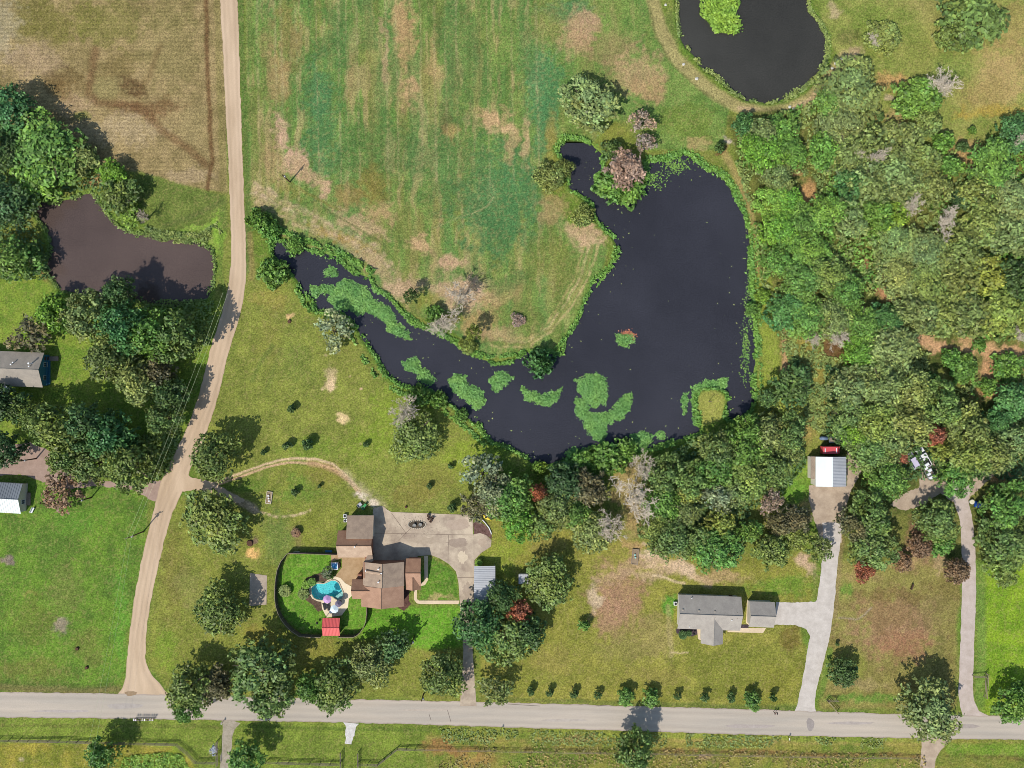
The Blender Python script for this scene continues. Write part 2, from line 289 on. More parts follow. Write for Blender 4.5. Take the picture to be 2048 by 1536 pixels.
# --- the wood's floor
region([(1455,235),(1560,215),(1760,250),(1880,300),(2000,270),(2500,240),(2500,1120),(1900,1120),(1640,1110),(1630,760),(1560,720),(1520,560),(1500,420)], (112,118,56), 8, 1, (78,92,42))
for a in [(1885,352,20,38,(196,162,118),.9),(1935,312,24,30,(184,156,100),.8),(1616,388,15,34,(184,144,92),.85),(1590,345,26,8,(176,142,94),.7),(1560,345,10,10,(186,132,84),.7),(1772,592,22,18,(184,140,100),.9),(1731,535,8,22,(186,146,98),.8),(1782,438,24,10,(176,134,88),.8),(1895,300,12,40,(176,148,96),.6),(1740,235,20,16,(184,152,96),.7),(1660,240,16,10,(170,160,80),.8),
          (1870,685,44,20,(192,156,112),.95,35),(1985,700,70,17,(194,158,110),.95),(1978,745,24,36,(190,150,104),.95),(2035,720,14,40,(190,152,106),.8),(1990,785,44,16,(184,146,98),.9),(1930,690,20,14,(182,150,104),.8),(1480,400,20,40,(160,140,80),.3),(1620,720,70,70,(148,140,66),.85),(1675,745,26,46,(150,142,62),.8),(1569,700,9,60,(178,146,102),.85),(1672,690,24,24,(104,76,48),.9),(1660,790,24,50,(156,146,76),.8),(1620,850,22,40,(158,142,78),.8),(1600,1010,36,16,(176,146,96),.7),(1990,945,44,16,(188,150,100),.85),(1595,930,30,40,(120,150,54),.9),(1590,985,34,40,(104,146,50),.8),(1630,900,12,60,(126,136,60),.8)]: blob(*a)
stroke([(1446,300),(1470,345),(1495,400),(1508,470),(1520,560)], 14, (156,142,86), .85, .6)
stroke([(1527,560),(1533,640),(1540,700),(1540,760),(1520,810)], 34, (132,148,58), .95, .3, .3)
region([(1389,790),(1400,775),(1440,776),(1452,795),(1447,840),(1400,852)], (146,152,72), 4, 1)
blob(1455,283,9,8,(182,172,150),1); blob(1447,302,12,8,(96,66,44),1,-45)
# --- lawns between lane, pond and brown-roofed house
region([(497,560),(560,560),(620,622),(690,640),(745,750),(800,790),(880,820),(960,880),(960,1030),(740,1020),(680,960),(560,915),(440,950),(400,930),(420,820),(470,700)], (128,138,60), 6, 1, (116,128,56))
for a in [(540,600,40,24,(150,140,70),.5),(655,762,12,24,(214,190,146),.95),(681,842,11,13,(222,198,142),.95),(697,748,4,4,(206,176,136),.9),(721,777,4,4,(206,176,136),.9),(587,632,6,4,(206,176,120),.9),(651,715,4,3,(190,170,130),.8),(715,882,4,3,(190,160,120),.8),(800,830,70,60,(124,150,48),.6),(740,890,60,40,(118,146,46),.5),(940,920,50,50,(132,156,50),.65),(700,720,60,50,(120,126,58),.4),(620,900,60,20,(112,142,48),.5),(860,960,60,40,(126,126,58),.5),(590,720,50,60,(102,122,54),.4),(830,990,50,24,(130,124,60),.5),(540,680,30,60,(130,128,62),.4)]: blob(*a)
stroke([(545,690),(525,720),(505,760)],10,(90,112,50),.5,.7); stroke([(560,700),(545,740),(535,780)],8,(96,116,54),.3,.7)
region([(340,1000),(430,985),(520,985),(560,925),(680,935),(740,1010),(680,1040),(660,1100),(575,1100),(550,1130),(545,1200),(560,1245),(620,1275),(940,1290),(940,1400),(640,1400),(340,1380),(295,1330),(310,1150)], (128,136,58), 6, 1, (116,128,54))
for a in [(600,980,40,30,(100,132,50),.6),(650,950,40,26,(124,122,54),.6),(560,1080,40,50,(100,126,62),.5),(620,1060,30,50,(124,132,52),.5),(501,1105,16,11,(216,176,108),.95),(505,1085,9,9,(124,104,84),.9),(592,1075,10,26,(130,124,72),.8),(340,1150,30,90,(122,116,58),.5),(380,1180,30,40,(134,136,76),.4),(330,1300,24,50,(112,142,46),.6),(620,1300,60,40,(134,132,56),.6),(900,1330,50,60,(134,130,62),.6),(520,1270,40,24,(142,134,60),.6),(800,1370,80,20,(118,126,52),.5)]: blob(*a)
for o in (0, 7): stroke([(424 + o,967 + o * .6),(470,950 + o),(530,928 + o),(580,917 + o * 1.1),(630,917 + o * 1.3),(665,928 + o * 1.3),(690,948 + o),(720,980 + o)], 4.4, (206,182,142) if o == 0 else (196,166,128), .9, .4, .12)
stroke([(620,925),(660,935),(690,955)],12,(170,140,100),.7); stroke([(690,950),(735,985),(762,1012)],20,(176,164,128),.6,.8,.4,1); stroke([(710,985),(740,1000),(755,1015)],14,(212,200,176),.85,.6,.5,1.4)
stroke([(500,1016),(525,1028),(555,1034),(590,1030),(620,1020)],5,(204,182,144),.85,.5,.25,1); stroke([(440,985),(480,1004),(510,1022)],16,(176,156,124),.85,.4)
# fenced lawn, front lawns
region([(583,1108),(662,1108),(672,1130),(664,1155),(735,1190),(736,1245),(708,1268),(600,1266),(566,1230),(556,1190),(560,1140)], (104,148,46), 3, 1, (88,132,42), .1)
region([(866,1116),(900,1136),(912,1150),(917,1200),(840,1200),(836,1140)], (100,142,46), 2, 1, (86,124,44), .1)
region([(735,1215),(800,1214),(830,1212),(920,1210),(925,1290),(880,1300),(720,1275),(722,1262)], (106,156,46), 8, 1, (94,144,42))
blob(880,1192,30,7,(180,158,110),.6); blob(770,1270,40,12,(112,150,48),.5)
blob(1258,965,48,50,(158,142,88),.85); blob(1262,1040,34,44,(154,136,86),.8); blob(1200,945,36,16,(146,132,70),.8)
i = near(-100, 1000, 300, 1370); COL[i] *= (1 + .06 * np.sin((gx[i] + gy[i] * .22) * 2 * math.pi / 11 + N1[i] * 2) * sm(.3, .6, N1[i]))[:, None]
i = near(480, 1120, 960, 1400); COL[i] *= (1 + .05 * np.sin((gx[i] - gy[i] * .3) * 2 * math.pi / 9) * sm(.35, .6, N1[i]))[:, None]
# --- lawns of the grey-roofed house
region([(955,1030),(1260,1080),(1400,1110),(1620,1110),(1625,1200),(1600,1260),(1612,1310),(1595,1410),(960,1402),(955,1120)], (140,140,62), 6, 1, (124,130,54))
for a in [(1240,1190,56,76,(158,128,94),.85),(1215,1230,30,56,(162,130,98),.7),(1192,1190,12,36,(190,172,136),.85),(1230,1150,40,20,(168,144,108),.6),(1260,1130,40,16,(170,146,108),.6),(1310,1270,40,40,(160,146,92),.5),(1270,1280,50,40,(138,132,70),.5),(1090,1090,40,20,(126,116,66),.4),(1030,1090,30,20,(134,150,54),.5),(1000,1120,40,50,(124,148,50),.5),(1316,1118,34,12,(214,194,160),.9,15),(1330,1130,50,17,(196,172,134),.85,10),(1385,1145,50,12,(202,180,144),.85,22),(1300,1150,40,14,(176,154,116),.7),(1420,1130,30,24,(150,140,80),.5),(1450,1155,60,14,(176,150,108),.6),(1275,1092,24,10,(170,142,96),.7),(1290,1090,10,6,(200,180,150),.7),(1600,1120,30,24,(140,138,64),.5),(1610,1130,16,18,(196,170,136),.8),(1560,1170,60,22,(104,140,48),.7),(1345,1215,14,22,(86,140,46),.9),(1100,1330,40,40,(138,130,68),.5),(1480,1330,120,50,(114,124,48),.5),(1585,1280,22,26,(104,84,44),.5),(1240,1300,60,30,(134,130,72),.4),(1560,1360,50,40,(128,130,50),.5),(1080,1360,60,22,(126,136,54),.5),(1310,1350,70,20,(140,130,70),.4)]: blob(*a)
stroke([(1338,1215),(1340,1290),(1342,1310)],10,(166,156,104),.5); stroke([(1340,1305),(1360,1307),(1376,1306)],3,(186,170,126),.7); stroke([(1308,1150),(1340,1160),(1368,1166)],5,(206,186,146),.7,.5,.3)
stroke([(960,1396),(1300,1408),(1590,1416)],8,(92,106,50),.6,.6,.1)
i = near(960, 1240, 1610, 1410); COL[i] *= (1 + .05 * np.sin(gy[i] * 2 * math.pi / 9) * sm(.4, .7, N1[i]))[:, None]
# --- brown lot and right strip
region([(1672,1125),(1925,1125),(1915,1250),(1910,1420),(1640,1418),(1636,1380),(1655,1290),(1668,1190)], (136,134,70), 6, 1, (126,120,64))
for a in [(1790,1250,90,66,(150,122,88),.95),(1800,1290,60,30,(148,110,78),.6),(1770,1230,60,40,(128,110,66),.5),(1870,1220,40,40,(122,114,66),.6),(1790,1190,100,16,(116,104,56),.6),(1690,1180,16,24,(96,136,50),.7),(1700,1330,40,30,(130,140,58),.6),(1730,1370,60,12,(158,144,96),.5),(1740,1400,90,12,(96,132,50),.8),(1880,1120,14,34,(172,152,112),.7),(1830,1120,50,20,(160,132,94),.6),(1840,1080,34,40,(146,112,86),.9),(1880,1320,14,60,(108,110,56),.6),(1720,1150,40,14,(160,138,92),.5)]: blob(*a)
stroke([(1678,1234),(1715,1236),(1745,1218)],3.5,(152,140,116),.6); stroke([(1660,1300),(1650,1350),(1640,1390)],12,(96,134,48),.7); stroke([(1680,1080),(1672,1170),(1668,1230)],14,(136,122,80),.7)
region([(1955,1125),(2500,1125),(2500,1430),(1955,1428)], (126,156,42), 8, 1, (110,146,40)); stroke([(1958,1130),(1962,1300),(1960,1420)],20,(106,134,62),.7,.5); stroke([(2460,1424),(2000,1424),(1960,1420)],10,(112,140,46),.6)
# --- fields south of the county road
region([(-400,1432),(0,1434),(512,1442),(1024,1456),(1536,1470),(2048,1480),(2500,1490),(2500,2600),(-400,2600)], (120,140,54), 3, 1, (104,124,48), .1)
region([(-400,1482),(250,1488),(340,1496),(372,1510),(400,1560),(400,2600),(-400,2600)], (150,142,58), 6, 1, (116,126,46)); region([(860,1452),(2500,1490),(2500,2600),(940,2600),(850,1500)], (134,132,60), 7, 1, (104,124,48))
stroke([(-200,1447),(440,1454)],7,(96,104,48),.5); stroke([(470,1452),(700,1458),(860,1462)],7,(80,104,40),.6); stroke([(860,1462),(1300,1472),(1830,1482)],14,(132,158,56),.55,.7,.4,1.2); stroke([(860,1478),(1300,1482),(1830,1488)],7,(164,146,84),.6,.7,.4,1); stroke([(840,1496),(1300,1502),(1850,1512),(2200,1516)],9,(84,72,44),.65,.7,.3,1.4); stroke([(1330,1500),(1600,1508),(1850,1514)],8,(170,130,82),.6,.7,.4,1.4); stroke([(1900,1498),(2200,1500)],22,(104,142,44),.7)
for a in [(900,1500,50,14,(150,112,68),.7),(960,1520,40,14,(156,120,70),.6),(1090,1520,90,20,(104,128,50),.6),(1160,1470,30,8,(176,140,100),.5),(1412,1518,14,7,(160,134,108),.7),(34,1516,8,6,(170,160,120),.7),(350,1520,26,22,(136,160,54),.6),(425,1500,7,8,(190,180,170),.3)]: blob(*a)
# blades: shadows between tufts are not painted, only the colour of straw against green
G1_ = fbm(gx, gy, 4.5, 81, 2); COL *= (.74 + .52 * G1_ + .34 * (N2 - .5))[:, None]
straw = sm(.62, .8, vnoise(gx, gy, 3.4, 91)) * .2; COL = COL * (1 - straw[:, None]) + A((176,160,104)) * straw[:, None]
COL *= np.array([1.10, 1.03, 1.08], np.float32); COL[:, :] = np.clip(COL, .005, .9)
# banks of the ponds, the pool's hole
gz = np.zeros(len(gx), np.float32)
ew = (fbm(gx, gy, 14, 101, 3) - .5) * 12
for P_ in (POND, POND_L, POND_N):
    px = [p[0] for p in P_]; py = [p[1] for p in P_]; i = near(min(px) - 30, min(py) - 30, max(px) + 30, max(py) + 30)
    d = (sdist(P_, gx[i], gy[i]) + ew[i] * .6) * S
    gz[i] = np.minimum(gz[i], -1.3 * sm(-.9, 1.6, d)); COL[i] = COL[i] * (1 - sm(-.2, .8, d)[:, None] * .8)
    mb_ = (sm(-1.6, -.3, d) * (1 - sm(.4, 1, d)))[:, None]; COL[i] = COL[i] * (1 - mb_ * .6) + A((104,140,56)) * mb_ * .6
i = near(600, 1140, 700, 1220); gz[i] = np.where(sdist(POOL, gx[i], gy[i]) > -2.0, -2.6, gz[i])
V = np.stack([(gx - 1024) * S, (768 - gy) * S, gz], 1); nx, ny = len(xs), len(ys)
k = (np.arange(ny - 1)[:, None] * nx + np.arange(nx - 1)[None, :]).ravel()
F = np.stack([k + nx, k + nx + 1, k + 1, k], 1)
gme = np_mesh('ground', V, F, COL, True)
gm, t, b = nodes('ground'); at = t.nodes.new('ShaderNodeAttribute'); at.attribute_name = 'tone'
n = noise_tex(t, 2.3, 4, .75); out = mult_noise(t, at.outputs['Color'], n, .60, 1.42, .36, .64)
n3 = noise_tex(t, 7.5, 2, .6); out = mult_noise(t, out, n3, .86, 1.15)
t.links.new(out, b.inputs['Base Color']); b.inputs['Roughness'].default_value = .95; b.inputs['Specular IOR Level'].default_value = .1
bp = t.nodes.new('ShaderNodeBump'); bp.inputs['Strength'].default_value = .9; bp.inputs['Distance'].default_value = .22
t.links.new(n.outputs[0], bp.inputs['Height']); t.links.new(bp.outputs[0], b.inputs['Normal'])
tag(obj('ground', gme, gm), kind='structure')

# ================= WATER =================
def sheet(name, poly, z, mat, kind='structure', jitter=0.0, holes=(), parent=None, step=None, thick=0.0):
    pts = []
    n = len(poly); r = random.Random(len(name) * 31 + n)
    for i in range(n):
        a = Vector((*poly[i], 0)); b2 = Vector((*poly[(i + 1) % n], 0)); L = (b2 - a).length
        m_ = max(1, int(L / step)) if step else 1
        nn = Vector((-(b2 - a).y, (b2 - a).x, 0)).normalized() if L > 0 else Vector()
        for j in range(m_):
            q = a.lerp(b2, j / m_) + nn * (r.uniform(-jitter, jitter)); pts.append((q.x, q.y))
    bm = bmesh.new(); edges = []
    for ring in [pts] + list(holes):
        vs = [bm.verts.new(W(x, y, 0) + Vector((0, 0, z))) for x, y in ring]
        edges += [bm.edges.new((vs[i], vs[(i + 1) % len(vs)])) for i in range(len(vs))]
    bmesh.ops.triangle_fill(bm, use_beauty=True, use_dissolve=False, edges=edges, normal=(0, 0, 1))
    if thick:
        g = bmesh.ops.extrude_face_region(bm, geom=bm.faces[:]); bmesh.ops.translate(bm, vec=(0, 0, -thick), verts=[v for v in g['geom'] if isinstance(v, bmesh.types.BMVert)])
    bmesh.ops.recalc_face_normals(bm, faces=bm.faces[:])
    me = bpy.data.meshes.new(name); bm.to_mesh(me); bm.free()
    if not thick and me.polygons and me.polygons[0].normal.z < 0: me.flip_normals()
    at_ = me.color_attributes.new('tone', 'FLOAT_COLOR', 'POINT'); at_.data.foreach_set('color', [1.0] * (4 * len(me.vertices)))
    o = obj(name, me, mat, parent)
    if kind: tag(o, kind=kind)
    return o
def rect_sheet(name, x0, y0, x1, y1, z, mat): return sheet(name, [(x0,y0),(x1,y0),(x1,y1),(x0,y1)], z, mat)
WZ = -.35
rect_sheet('pond_water', 530, 285, 1530, 945, WZ, water_material('pond_water', (55, 55, 61)))
rect_sheet('pond_water', 55, 375, 445, 625, WZ, water_material('muddy_water', (92, 78, 72)))
rect_sheet('pond_water', 1335, -90, 1670, 215, WZ, water_material('grey_water', (64, 63, 58)))

# ================= ROADS, DRIVES, WALKS =================
def surf(name, c, c2, scale=.35, fine=.14, stretch=None, bump=.25):
    m, t, b = nodes(name)
    tc = t.nodes.new('ShaderNodeTexCoord'); mp = t.nodes.new('ShaderNodeMapping'); t.links.new(tc.outputs['Object'], mp.inputs[0])
    if stretch: mp.inputs['Rotation'].default_value[2] = stretch[1]; mp.inputs['Scale'].default_value = (*stretch[0], 1)
    n = t.nodes.new('ShaderNodeTexNoise'); n.inputs['Scale'].default_value = scale; n.inputs['Detail'].default_value = 6; n.inputs['Roughness'].default_value = .65
    t.links.new(mp.outputs[0], n.inputs['Vector'])
    mr = t.nodes.new('ShaderNodeMapRange'); mr.inputs['From Min'].default_value = .36; mr.inputs['From Max'].default_value = .64; t.links.new(n.outputs[0], mr.inputs['Value'])
    mx = t.nodes.new('ShaderNodeMix'); mx.data_type = 'RGBA'; mx.inputs['A'].default_value = (*alb(c), 1); mx.inputs['B'].default_value = (*alb(c2), 1)
    t.links.new(mr.outputs[0], mx.inputs['Factor'])
    n2 = noise_tex(t, 4.5, 5, .75); out = mult_noise(t, mx.outputs['Result'], n2, 1 - fine, 1 + fine)
    t.links.new(out, b.inputs['Base Color']); b.inputs['Roughness'].default_value = .93; b.inputs['Specular IOR Level'].default_value = .2
    bp = t.nodes.new('ShaderNodeBump'); bp.inputs['Strength'].default_value = bump; bp.inputs['Distance'].default_value = .05
    t.links.new(n2.outputs[0], bp.inputs['Height']); t.links.new(bp.outputs[0], b.inputs['Normal']); return m
def ribbon(name, pts, z, mat, jit=1.2, seed=1, step=3.0, tracks=None):
    """a road as one lofted strip; pts = (x, y, width) in photo px"""
    P = [];
    for i in range(len(pts) - 1):
        p0 = pts[max(i - 1, 0)]; p1 = pts[i]; p2 = pts[i + 1]; p3 = pts[min(i + 2, len(pts) - 1)]
        L = math.hypot(p2[0] - p1[0], p2[1] - p1[1]); m_ = max(1, int(L / step))
        if math.hypot(p1[0] - p0[0], p1[1] - p0[1]) > 2.2 * L: p0 = p1
        if math.hypot(p3[0] - p2[0], p3[1] - p2[1]) > 2.2 * L: p3 = p2
        if L > 250:
            P += [[p1[k] + (p2[k] - p1[k]) * j / m_ for k in range(3)] for j in range(m_)]; continue
        for j in range(m_):
            u = j / m_
            P.append([.5 * (2 * p1[k] + (p2[k] - p0[k]) * u + (2 * p0[k] - 5 * p1[k] + 4 * p2[k] - p3[k]) * u * u + (3 * p1[k] - p0[k] - 3 * p2[k] + p3[k]) * u ** 3) for k in range(3)])
    P.append(list(pts[-1])); P = np.array(P)
    d = np.gradient(P[:, :2], axis=0); L = np.hypot(d[:, 0], d[:, 1]); nx_ = -d[:, 1] / L; ny_ = d[:, 0] / L
    r = np.random.default_rng(seed); e = lambda: np.convolve(r.uniform(-1, 1, len(P) + 4), [.15, .2, .3, .2, .15], 'valid') * jit * 1.6 + r.uniform(-.5, .5, len(P)) * jit * .6
    a = P[:, 2] / 2 + e(); b_ = P[:, 2] / 2 + e(); V = []; cols = []
    prof = [1, .97, .85, .6, .3, 0, -.3, -.6, -.85, -.97, -1]
    for f in prof:
        off = np.where(f > 0, b_ * f, a * f) if f else np.zeros(len(P))
        V.append(np.stack([(P[:, 0] + nx_ * off - 1024) * S, (768 - P[:, 1] - ny_ * off) * S, np.full(len(P), z)], 1))
    V = np.concatenate(V); n = len(P); F = []
    for q in range(len(prof) - 1):
        i = np.arange(n - 1); F.append(np.stack([q * n + i, q * n + i + 1, (q + 1) * n + i + 1, (q + 1) * n + i], 1))
    F = np.concatenate(F); tone = np.ones((len(V), 3), np.float32)
    tr = tracks or [1] * len(prof)
    for q in range(len(prof)): tone[q * n:(q + 1) * n] *= np.array(tr[q], np.float32)
    me = np_mesh(name, V, F, tone)
    if len(me.polygons) and me.polygons[0].normal.z < 0: me.flip_normals()
    return tag(obj(name, me, mat), kind='structure')
def with_tone(m):
    t = m.node_tree; b = t.nodes['Principled BSDF']; l = b.inputs['Base Color'].links[0]; src = l.from_socket
    at = t.nodes.new('ShaderNodeAttribute'); at.attribute_name = 'tone'; mx = t.nodes.new('ShaderNodeVectorMath'); mx.operation = 'MULTIPLY'
    t.links.new(src, mx.inputs[0]); t.links.new(at.outputs['Color'], mx.inputs[1]); t.links.new(mx.outputs[0], b.inputs['Base Color']); return m
dirt = with_tone(surf('dirt_lane', (208,182,152), (190,164,134), .25, .1, ((1, .18), 0)))
gravel = with_tone(surf('county_gravel', (194,180,162), (176,166,152), .22, .1, ((.12, 1.3), 0)))
pale = with_tone(surf('pale_gravel', (210,200,188), (190,180,168), .5, .1))
grey = with_tone(surf('pinkish_gravel', (192,172,148), (168,148,126), .5, .12))
edge = [(.68,.64,.66), (.86,.82,.82), 1.03, .92, 1.04, .98, 1.05, .91, 1.03, (.90,.86,.85), (.74,.68,.69)]
ribbon('county_road', [(-900,1395,52),(-20,1409,51),(250,1412,50),(512,1418,47),(800,1424,47),(1024,1430,50),(1300,1438,50),(1536,1445,51),(1800,1452,48),(2048,1456,47),(2950,1474,47)], .030, gravel, 1.1, 3, tracks=edge)
ribbon('dirt_lane', [(452,-900,34),(457,-20,36),(462,100,33),(468,250,30),(474,400,29),(477,500,30),(475,560,33),(464,620,36),(440,700,37),(417,790,38),(394,860,40),(366,920,42),(345,970,48),(326,1024,38),(306,1100,36),(288,1185,34),(277,1260,33),(273,1320,38),(277,1355,56),(281,1378,84),(283,1396,112)], .024, dirt, 1.0, 5, tracks=[.80, .94, 1.05, .91, 1.05, .97, 1.05, .90, 1.05, .92, .78])
ribbon('driveway', [(1611,1436,74),(1611,1424,44),(1614,1395,32),(1624,1345,33),(1636,1290,38),(1646,1235,38),(1654,1180,34),(1660,1120,32),(1664,1075,36),(1664,1045,40)], .026, pale, .9, 7)
sheet('driveway', [(1552,1204),(1590,1205),(1632,1203),(1636,1196),(1660,1200),(1655,1290),(1626,1300),(1622,1275),(1612,1258),(1590,1250),(1548,1249)], .033, pale, step=3, jitter=.6)
sheet('barn_yard', [(1618,970),(1694,972),(1694,890),(1712,892),(1724,912),(1726,935),(1715,958),(1700,985),(1688,1030),(1683,1085),(1645,1090),(1628,1040),(1618,1000)], .020, grey, step=3, jitter=1.2)
ribbon('driveway', [(1948,1446,70),(1941,1428,36),(1932,1385,29),(1934,1300,28),(1938,1180,28),(1937,1100,27),(1932,1040,26),(1922,1000,30),(1925,965,50)], .026, with_tone(surf('pink_gravel', (202,186,174), (184,168,154), .5, .1)), .9, 9)
sheet('driveway', [(1852,905),(1880,930),(1893,965),(1915,985),(1940,960),(1975,935),(1990,950),(1960,975),(1935,1000),(1915,1010),(1880,985),(1850,1008),(1810,1022),(1780,1010),(1800,990),(1838,975),(1842,940)], .016, grey, step=4, jitter=1.6)
sheet('driveway', [(-500,900),(20,890),(60,885),(110,905),(140,935),(200,962),(270,966),(340,960),(352,1000),(318,1005),(300,1000),(270,980),(200,972),(130,978),(90,965),(45,950),(-500,960)], .016, with_tone(surf('packed_dirt', (176,150,134), (156,132,116), .4, .12)), step=4, jitter=1.6)
sheet('driveway', [(362,945),(385,955),(420,962),(450,978),(490,1000),(480,1008),(430,985),(390,980),(352,985)], .028, dirt, step=4, jitter=1.2)
ribbon('field_entrance', [(462,1440,42),(457,1455,26),(453,1490,20),(449,1560,20),(440,1900,20)], .020, with_tone(surf('ash_gravel', (176,164,146), (150,140,118), .8, .2)), 1.6, 11)
ribbon('field_entrance', [(702,1446,30),(701,1456,20),(699,1470,16),(697,1488,12)], .020, with_tone(surf('white_gravel', (220,216,210), (196,190,180), 1.2, .2)), 2.6, 13)
ribbon('field_entrance', [(1868,1470,84),(1866,1482,56),(1862,1495,38),(1857,1515,30),(1850,1560,28),(1840,1900,26)], .020, grey, 1.6, 15)
for u, v, w_, h_, c_ in ((262,1387,13,5,(150,126,96)),(1620,1448,8,14,(150,140,132)),(1500,1452,60,4,(168,156,146)),(1930,1452,30,5,(160,148,138)),(1700,1446,50,3,(170,158,148)),(250,1412,40,6,(168,158,148)),(120,1422,60,3,(172,160,150)),(860,1420,60,3,(180,166,150)),(1130,1440,50,3,(176,164,150))):
    rr_ = random.Random(u); sheet('road_patch', [(u + w_ * math.cos(a * .524) * rr_.uniform(.7, 1.15), v + h_ * math.sin(a * .524) * rr_.uniform(.7, 1.15)) for a in range(12)], .036, surf('worn_patch', c_, tuple(x + 14 for x in c_), .9, .12))
for seg in (((895,1420),(902,1444)),((858,1428),(862,1440)),((1196,1412),(1215,1410)),((1015,1408),(1080,1412))):
    p, q = W(*seg[0]), W(*seg[1]); d = (q - p).normalized(); nn = Vector((-d.y, d.x, 0)) * .06; m_ = MB(); m_.add([p - nn + Vector((0,0,.04)), q - nn + Vector((0,0,.04)), q + nn + Vector((0,0,.04)), p + nn + Vector((0,0,.04))], [(0,1,2,3)]); tag(m_.build('road_crack', M('crack_tar', (110,98,88), .9)), kind='structure')
conc = surf('concrete_drive', (208,190,164), (160,142,124), .22, .08, None, .1)
PAD = [(762,1012),(766,1012),(774,1019),(783,1024),(945,1030),(946,1069),(960,1066),(972,1070),(983,1080),(982,1093),(962,1106),(949,1120),(949,1210),(945,1300),(953,1412),(920,1412),(927,1300),(920,1210),(917,1165),(912,1143),(898,1128),(880,1117),(862,1110),(836,1112),(820,1128),(744,1128),(746,1018)]
fire_hole = [(834 + 17 * math.cos(a * math.pi / 8), 1049 + 7.5 * math.sin(a * math.pi / 8)) for a in range(16)]
sheet('concrete_drive', PAD, .06, conc, holes=[fire_hole], thick=.12)
for u, v, w_, h_, c_ in ((850,1081,34,8,(172,154,132)),(915,1085,24,10,(158,140,122)),(935,1180,11,16,(170,152,132)),(915,1048,28,12,(176,156,136)),(925,1114,10,14,(206,188,160)),(965,1085,10,9,(176,156,134))):
    rr_ = random.Random(u); sheet('pavement_stain', [(u + w_ * math.cos(a * .196) * rr_.uniform(.66, 1.1), v + h_ * math.sin(a * .196) * rr_.uniform(.66, 1.1)) for a in range(32)], .0635, surf('stain', c_, tuple(x + 12 for x in c_), .8, .1, None, .1))
J = M('joint', (120, 104, 88), .9)
for k_, seg in enumerate([((748,1066),(948,1070)),((783,1026),(812,1066)),((897,1070),(896,1126)),((948,1070),(948,1130)),((915,1155),(949,1155)),((812,1066),(797,1082)),((812,1066),(822,1056))]):
    p, q = W(*seg[0]), W(*seg[1]); m_ = MB(); d = (q - p).normalized(); nn = Vector((-d.y, d.x, 0)) * .05
    m_.add([p - nn + Vector((0,0,.066)), q - nn + Vector((0,0,.066)), q + nn + Vector((0,0,.066)), p + nn + Vector((0,0,.066))], [(0,1,2,3)]); tag(m_.build('pavement_joint', J), kind='structure')
sheet('front_walk', [(918,1201),(838,1201),(834,1198),(834,1178),(828,1178),(828,1199),(833,1206),(840,1208),(918,1208)], .05, M('walk_concrete', (222,200,166), .9, .08, 2))
sheet('side_walk', [(848,1112),(856,1112),(856,1160),(850,1170),(842,1172),(842,1166),(849,1162)], .048, MATS['walk_concrete'])
sheet('patio', [(662,1106),(745,1106),(745,1124),(728,1130),(727,1160),(705,1162),(704,1171.5),(695,1169),(681,1157),(670,1152.5),(684,1135),(684,1116),(662,1124)], .045, surf('patio_stain', (190,160,122), (168,138,100), .5, .08, None, .1))
DECK = [((540 + a / 7.31), (1080 + b / 7.31)) for a, b in [(785,628),(860,572),(940,528),(1030,556),(1100,630),(1190,678),(1196,815),(1152,860),(1142,980),(1108,1020),(1050,1100),(830,1132),(760,1000),(752,900),(700,896),(620,856),(578,790),(576,700),(634,632),(700,608)]]
sheet('pool_deck', DECK, .055, M('deck_concrete', (232,214,180), .85, .06, 2), holes=[POOL], thick=.1)
BED = [((540 + a / 7.31), (1080 + b / 7.31)) for a, b in [(640,515),(760,470),(920,500),(930,528),(860,575),(780,612),(700,604),(634,628),(572,700),(574,790),(616,860),(700,898),(752,905),(760,1000),(770,1025),(700,1050),(640,960),(530,880),(460,810),(455,700),(490,610),(550,545)]]
sheet('mulch_bed', BED, .035, surf('mulch', (112,90,72), (78,62,50), 1.5, .35), step=1.5, jitter=.4)
sheet('mulch_bed', [(946,1046),(958,1042),(972,1052),(982,1064),(984,1078),(970,1069),(948,1068)], .05, surf('leaf_litter', (124,96,88), (90,66,58), 1.5, .35))
sheet('mulch_bed', [(1352,1258),(1396,1258),(1396,1268),(1384,1273),(1370,1270),(1362,1271),(1353,1266)], .03, MATS.setdefault('mulch2', surf('dark_mulch', (88,74,78), (66,54,58), 1.5, .3)))
sheet('mulch_bed', [(1480,1249),(1497,1249),(1497,1256),(1479,1256)], .035, MATS['mulch2']); sheet('mulch_bed', [(808,1178),(818,1178),(818,1202),(822,1208),(808,1222),(796,1215),(807,1210)], .03, surf('red_mulch', (110,78,68), (80,56,48), 1.5, .3))
sheet('side_walk', [(1478,1256),(1532,1256),(1526,1266),(1455,1264),(1455,1261),(1478,1261)], .045, MATS['walk_concrete']); sheet('side_walk', [(1494,1200),(1499,1203),(1498,1250),(1492,1246)], .045, MATS['walk_concrete']); sheet('front_walk', [(1394,1258),(1404,1258),(1404,1281),(1396,1278)], .045, MATS['walk_concrete'])
sheet('court_slab', [(500,1146),(534,1151),(533,1209),(499,1212)], .06, surf('court_slab', (190,172,150), (168,152,134), .6, .1), thick=.1)
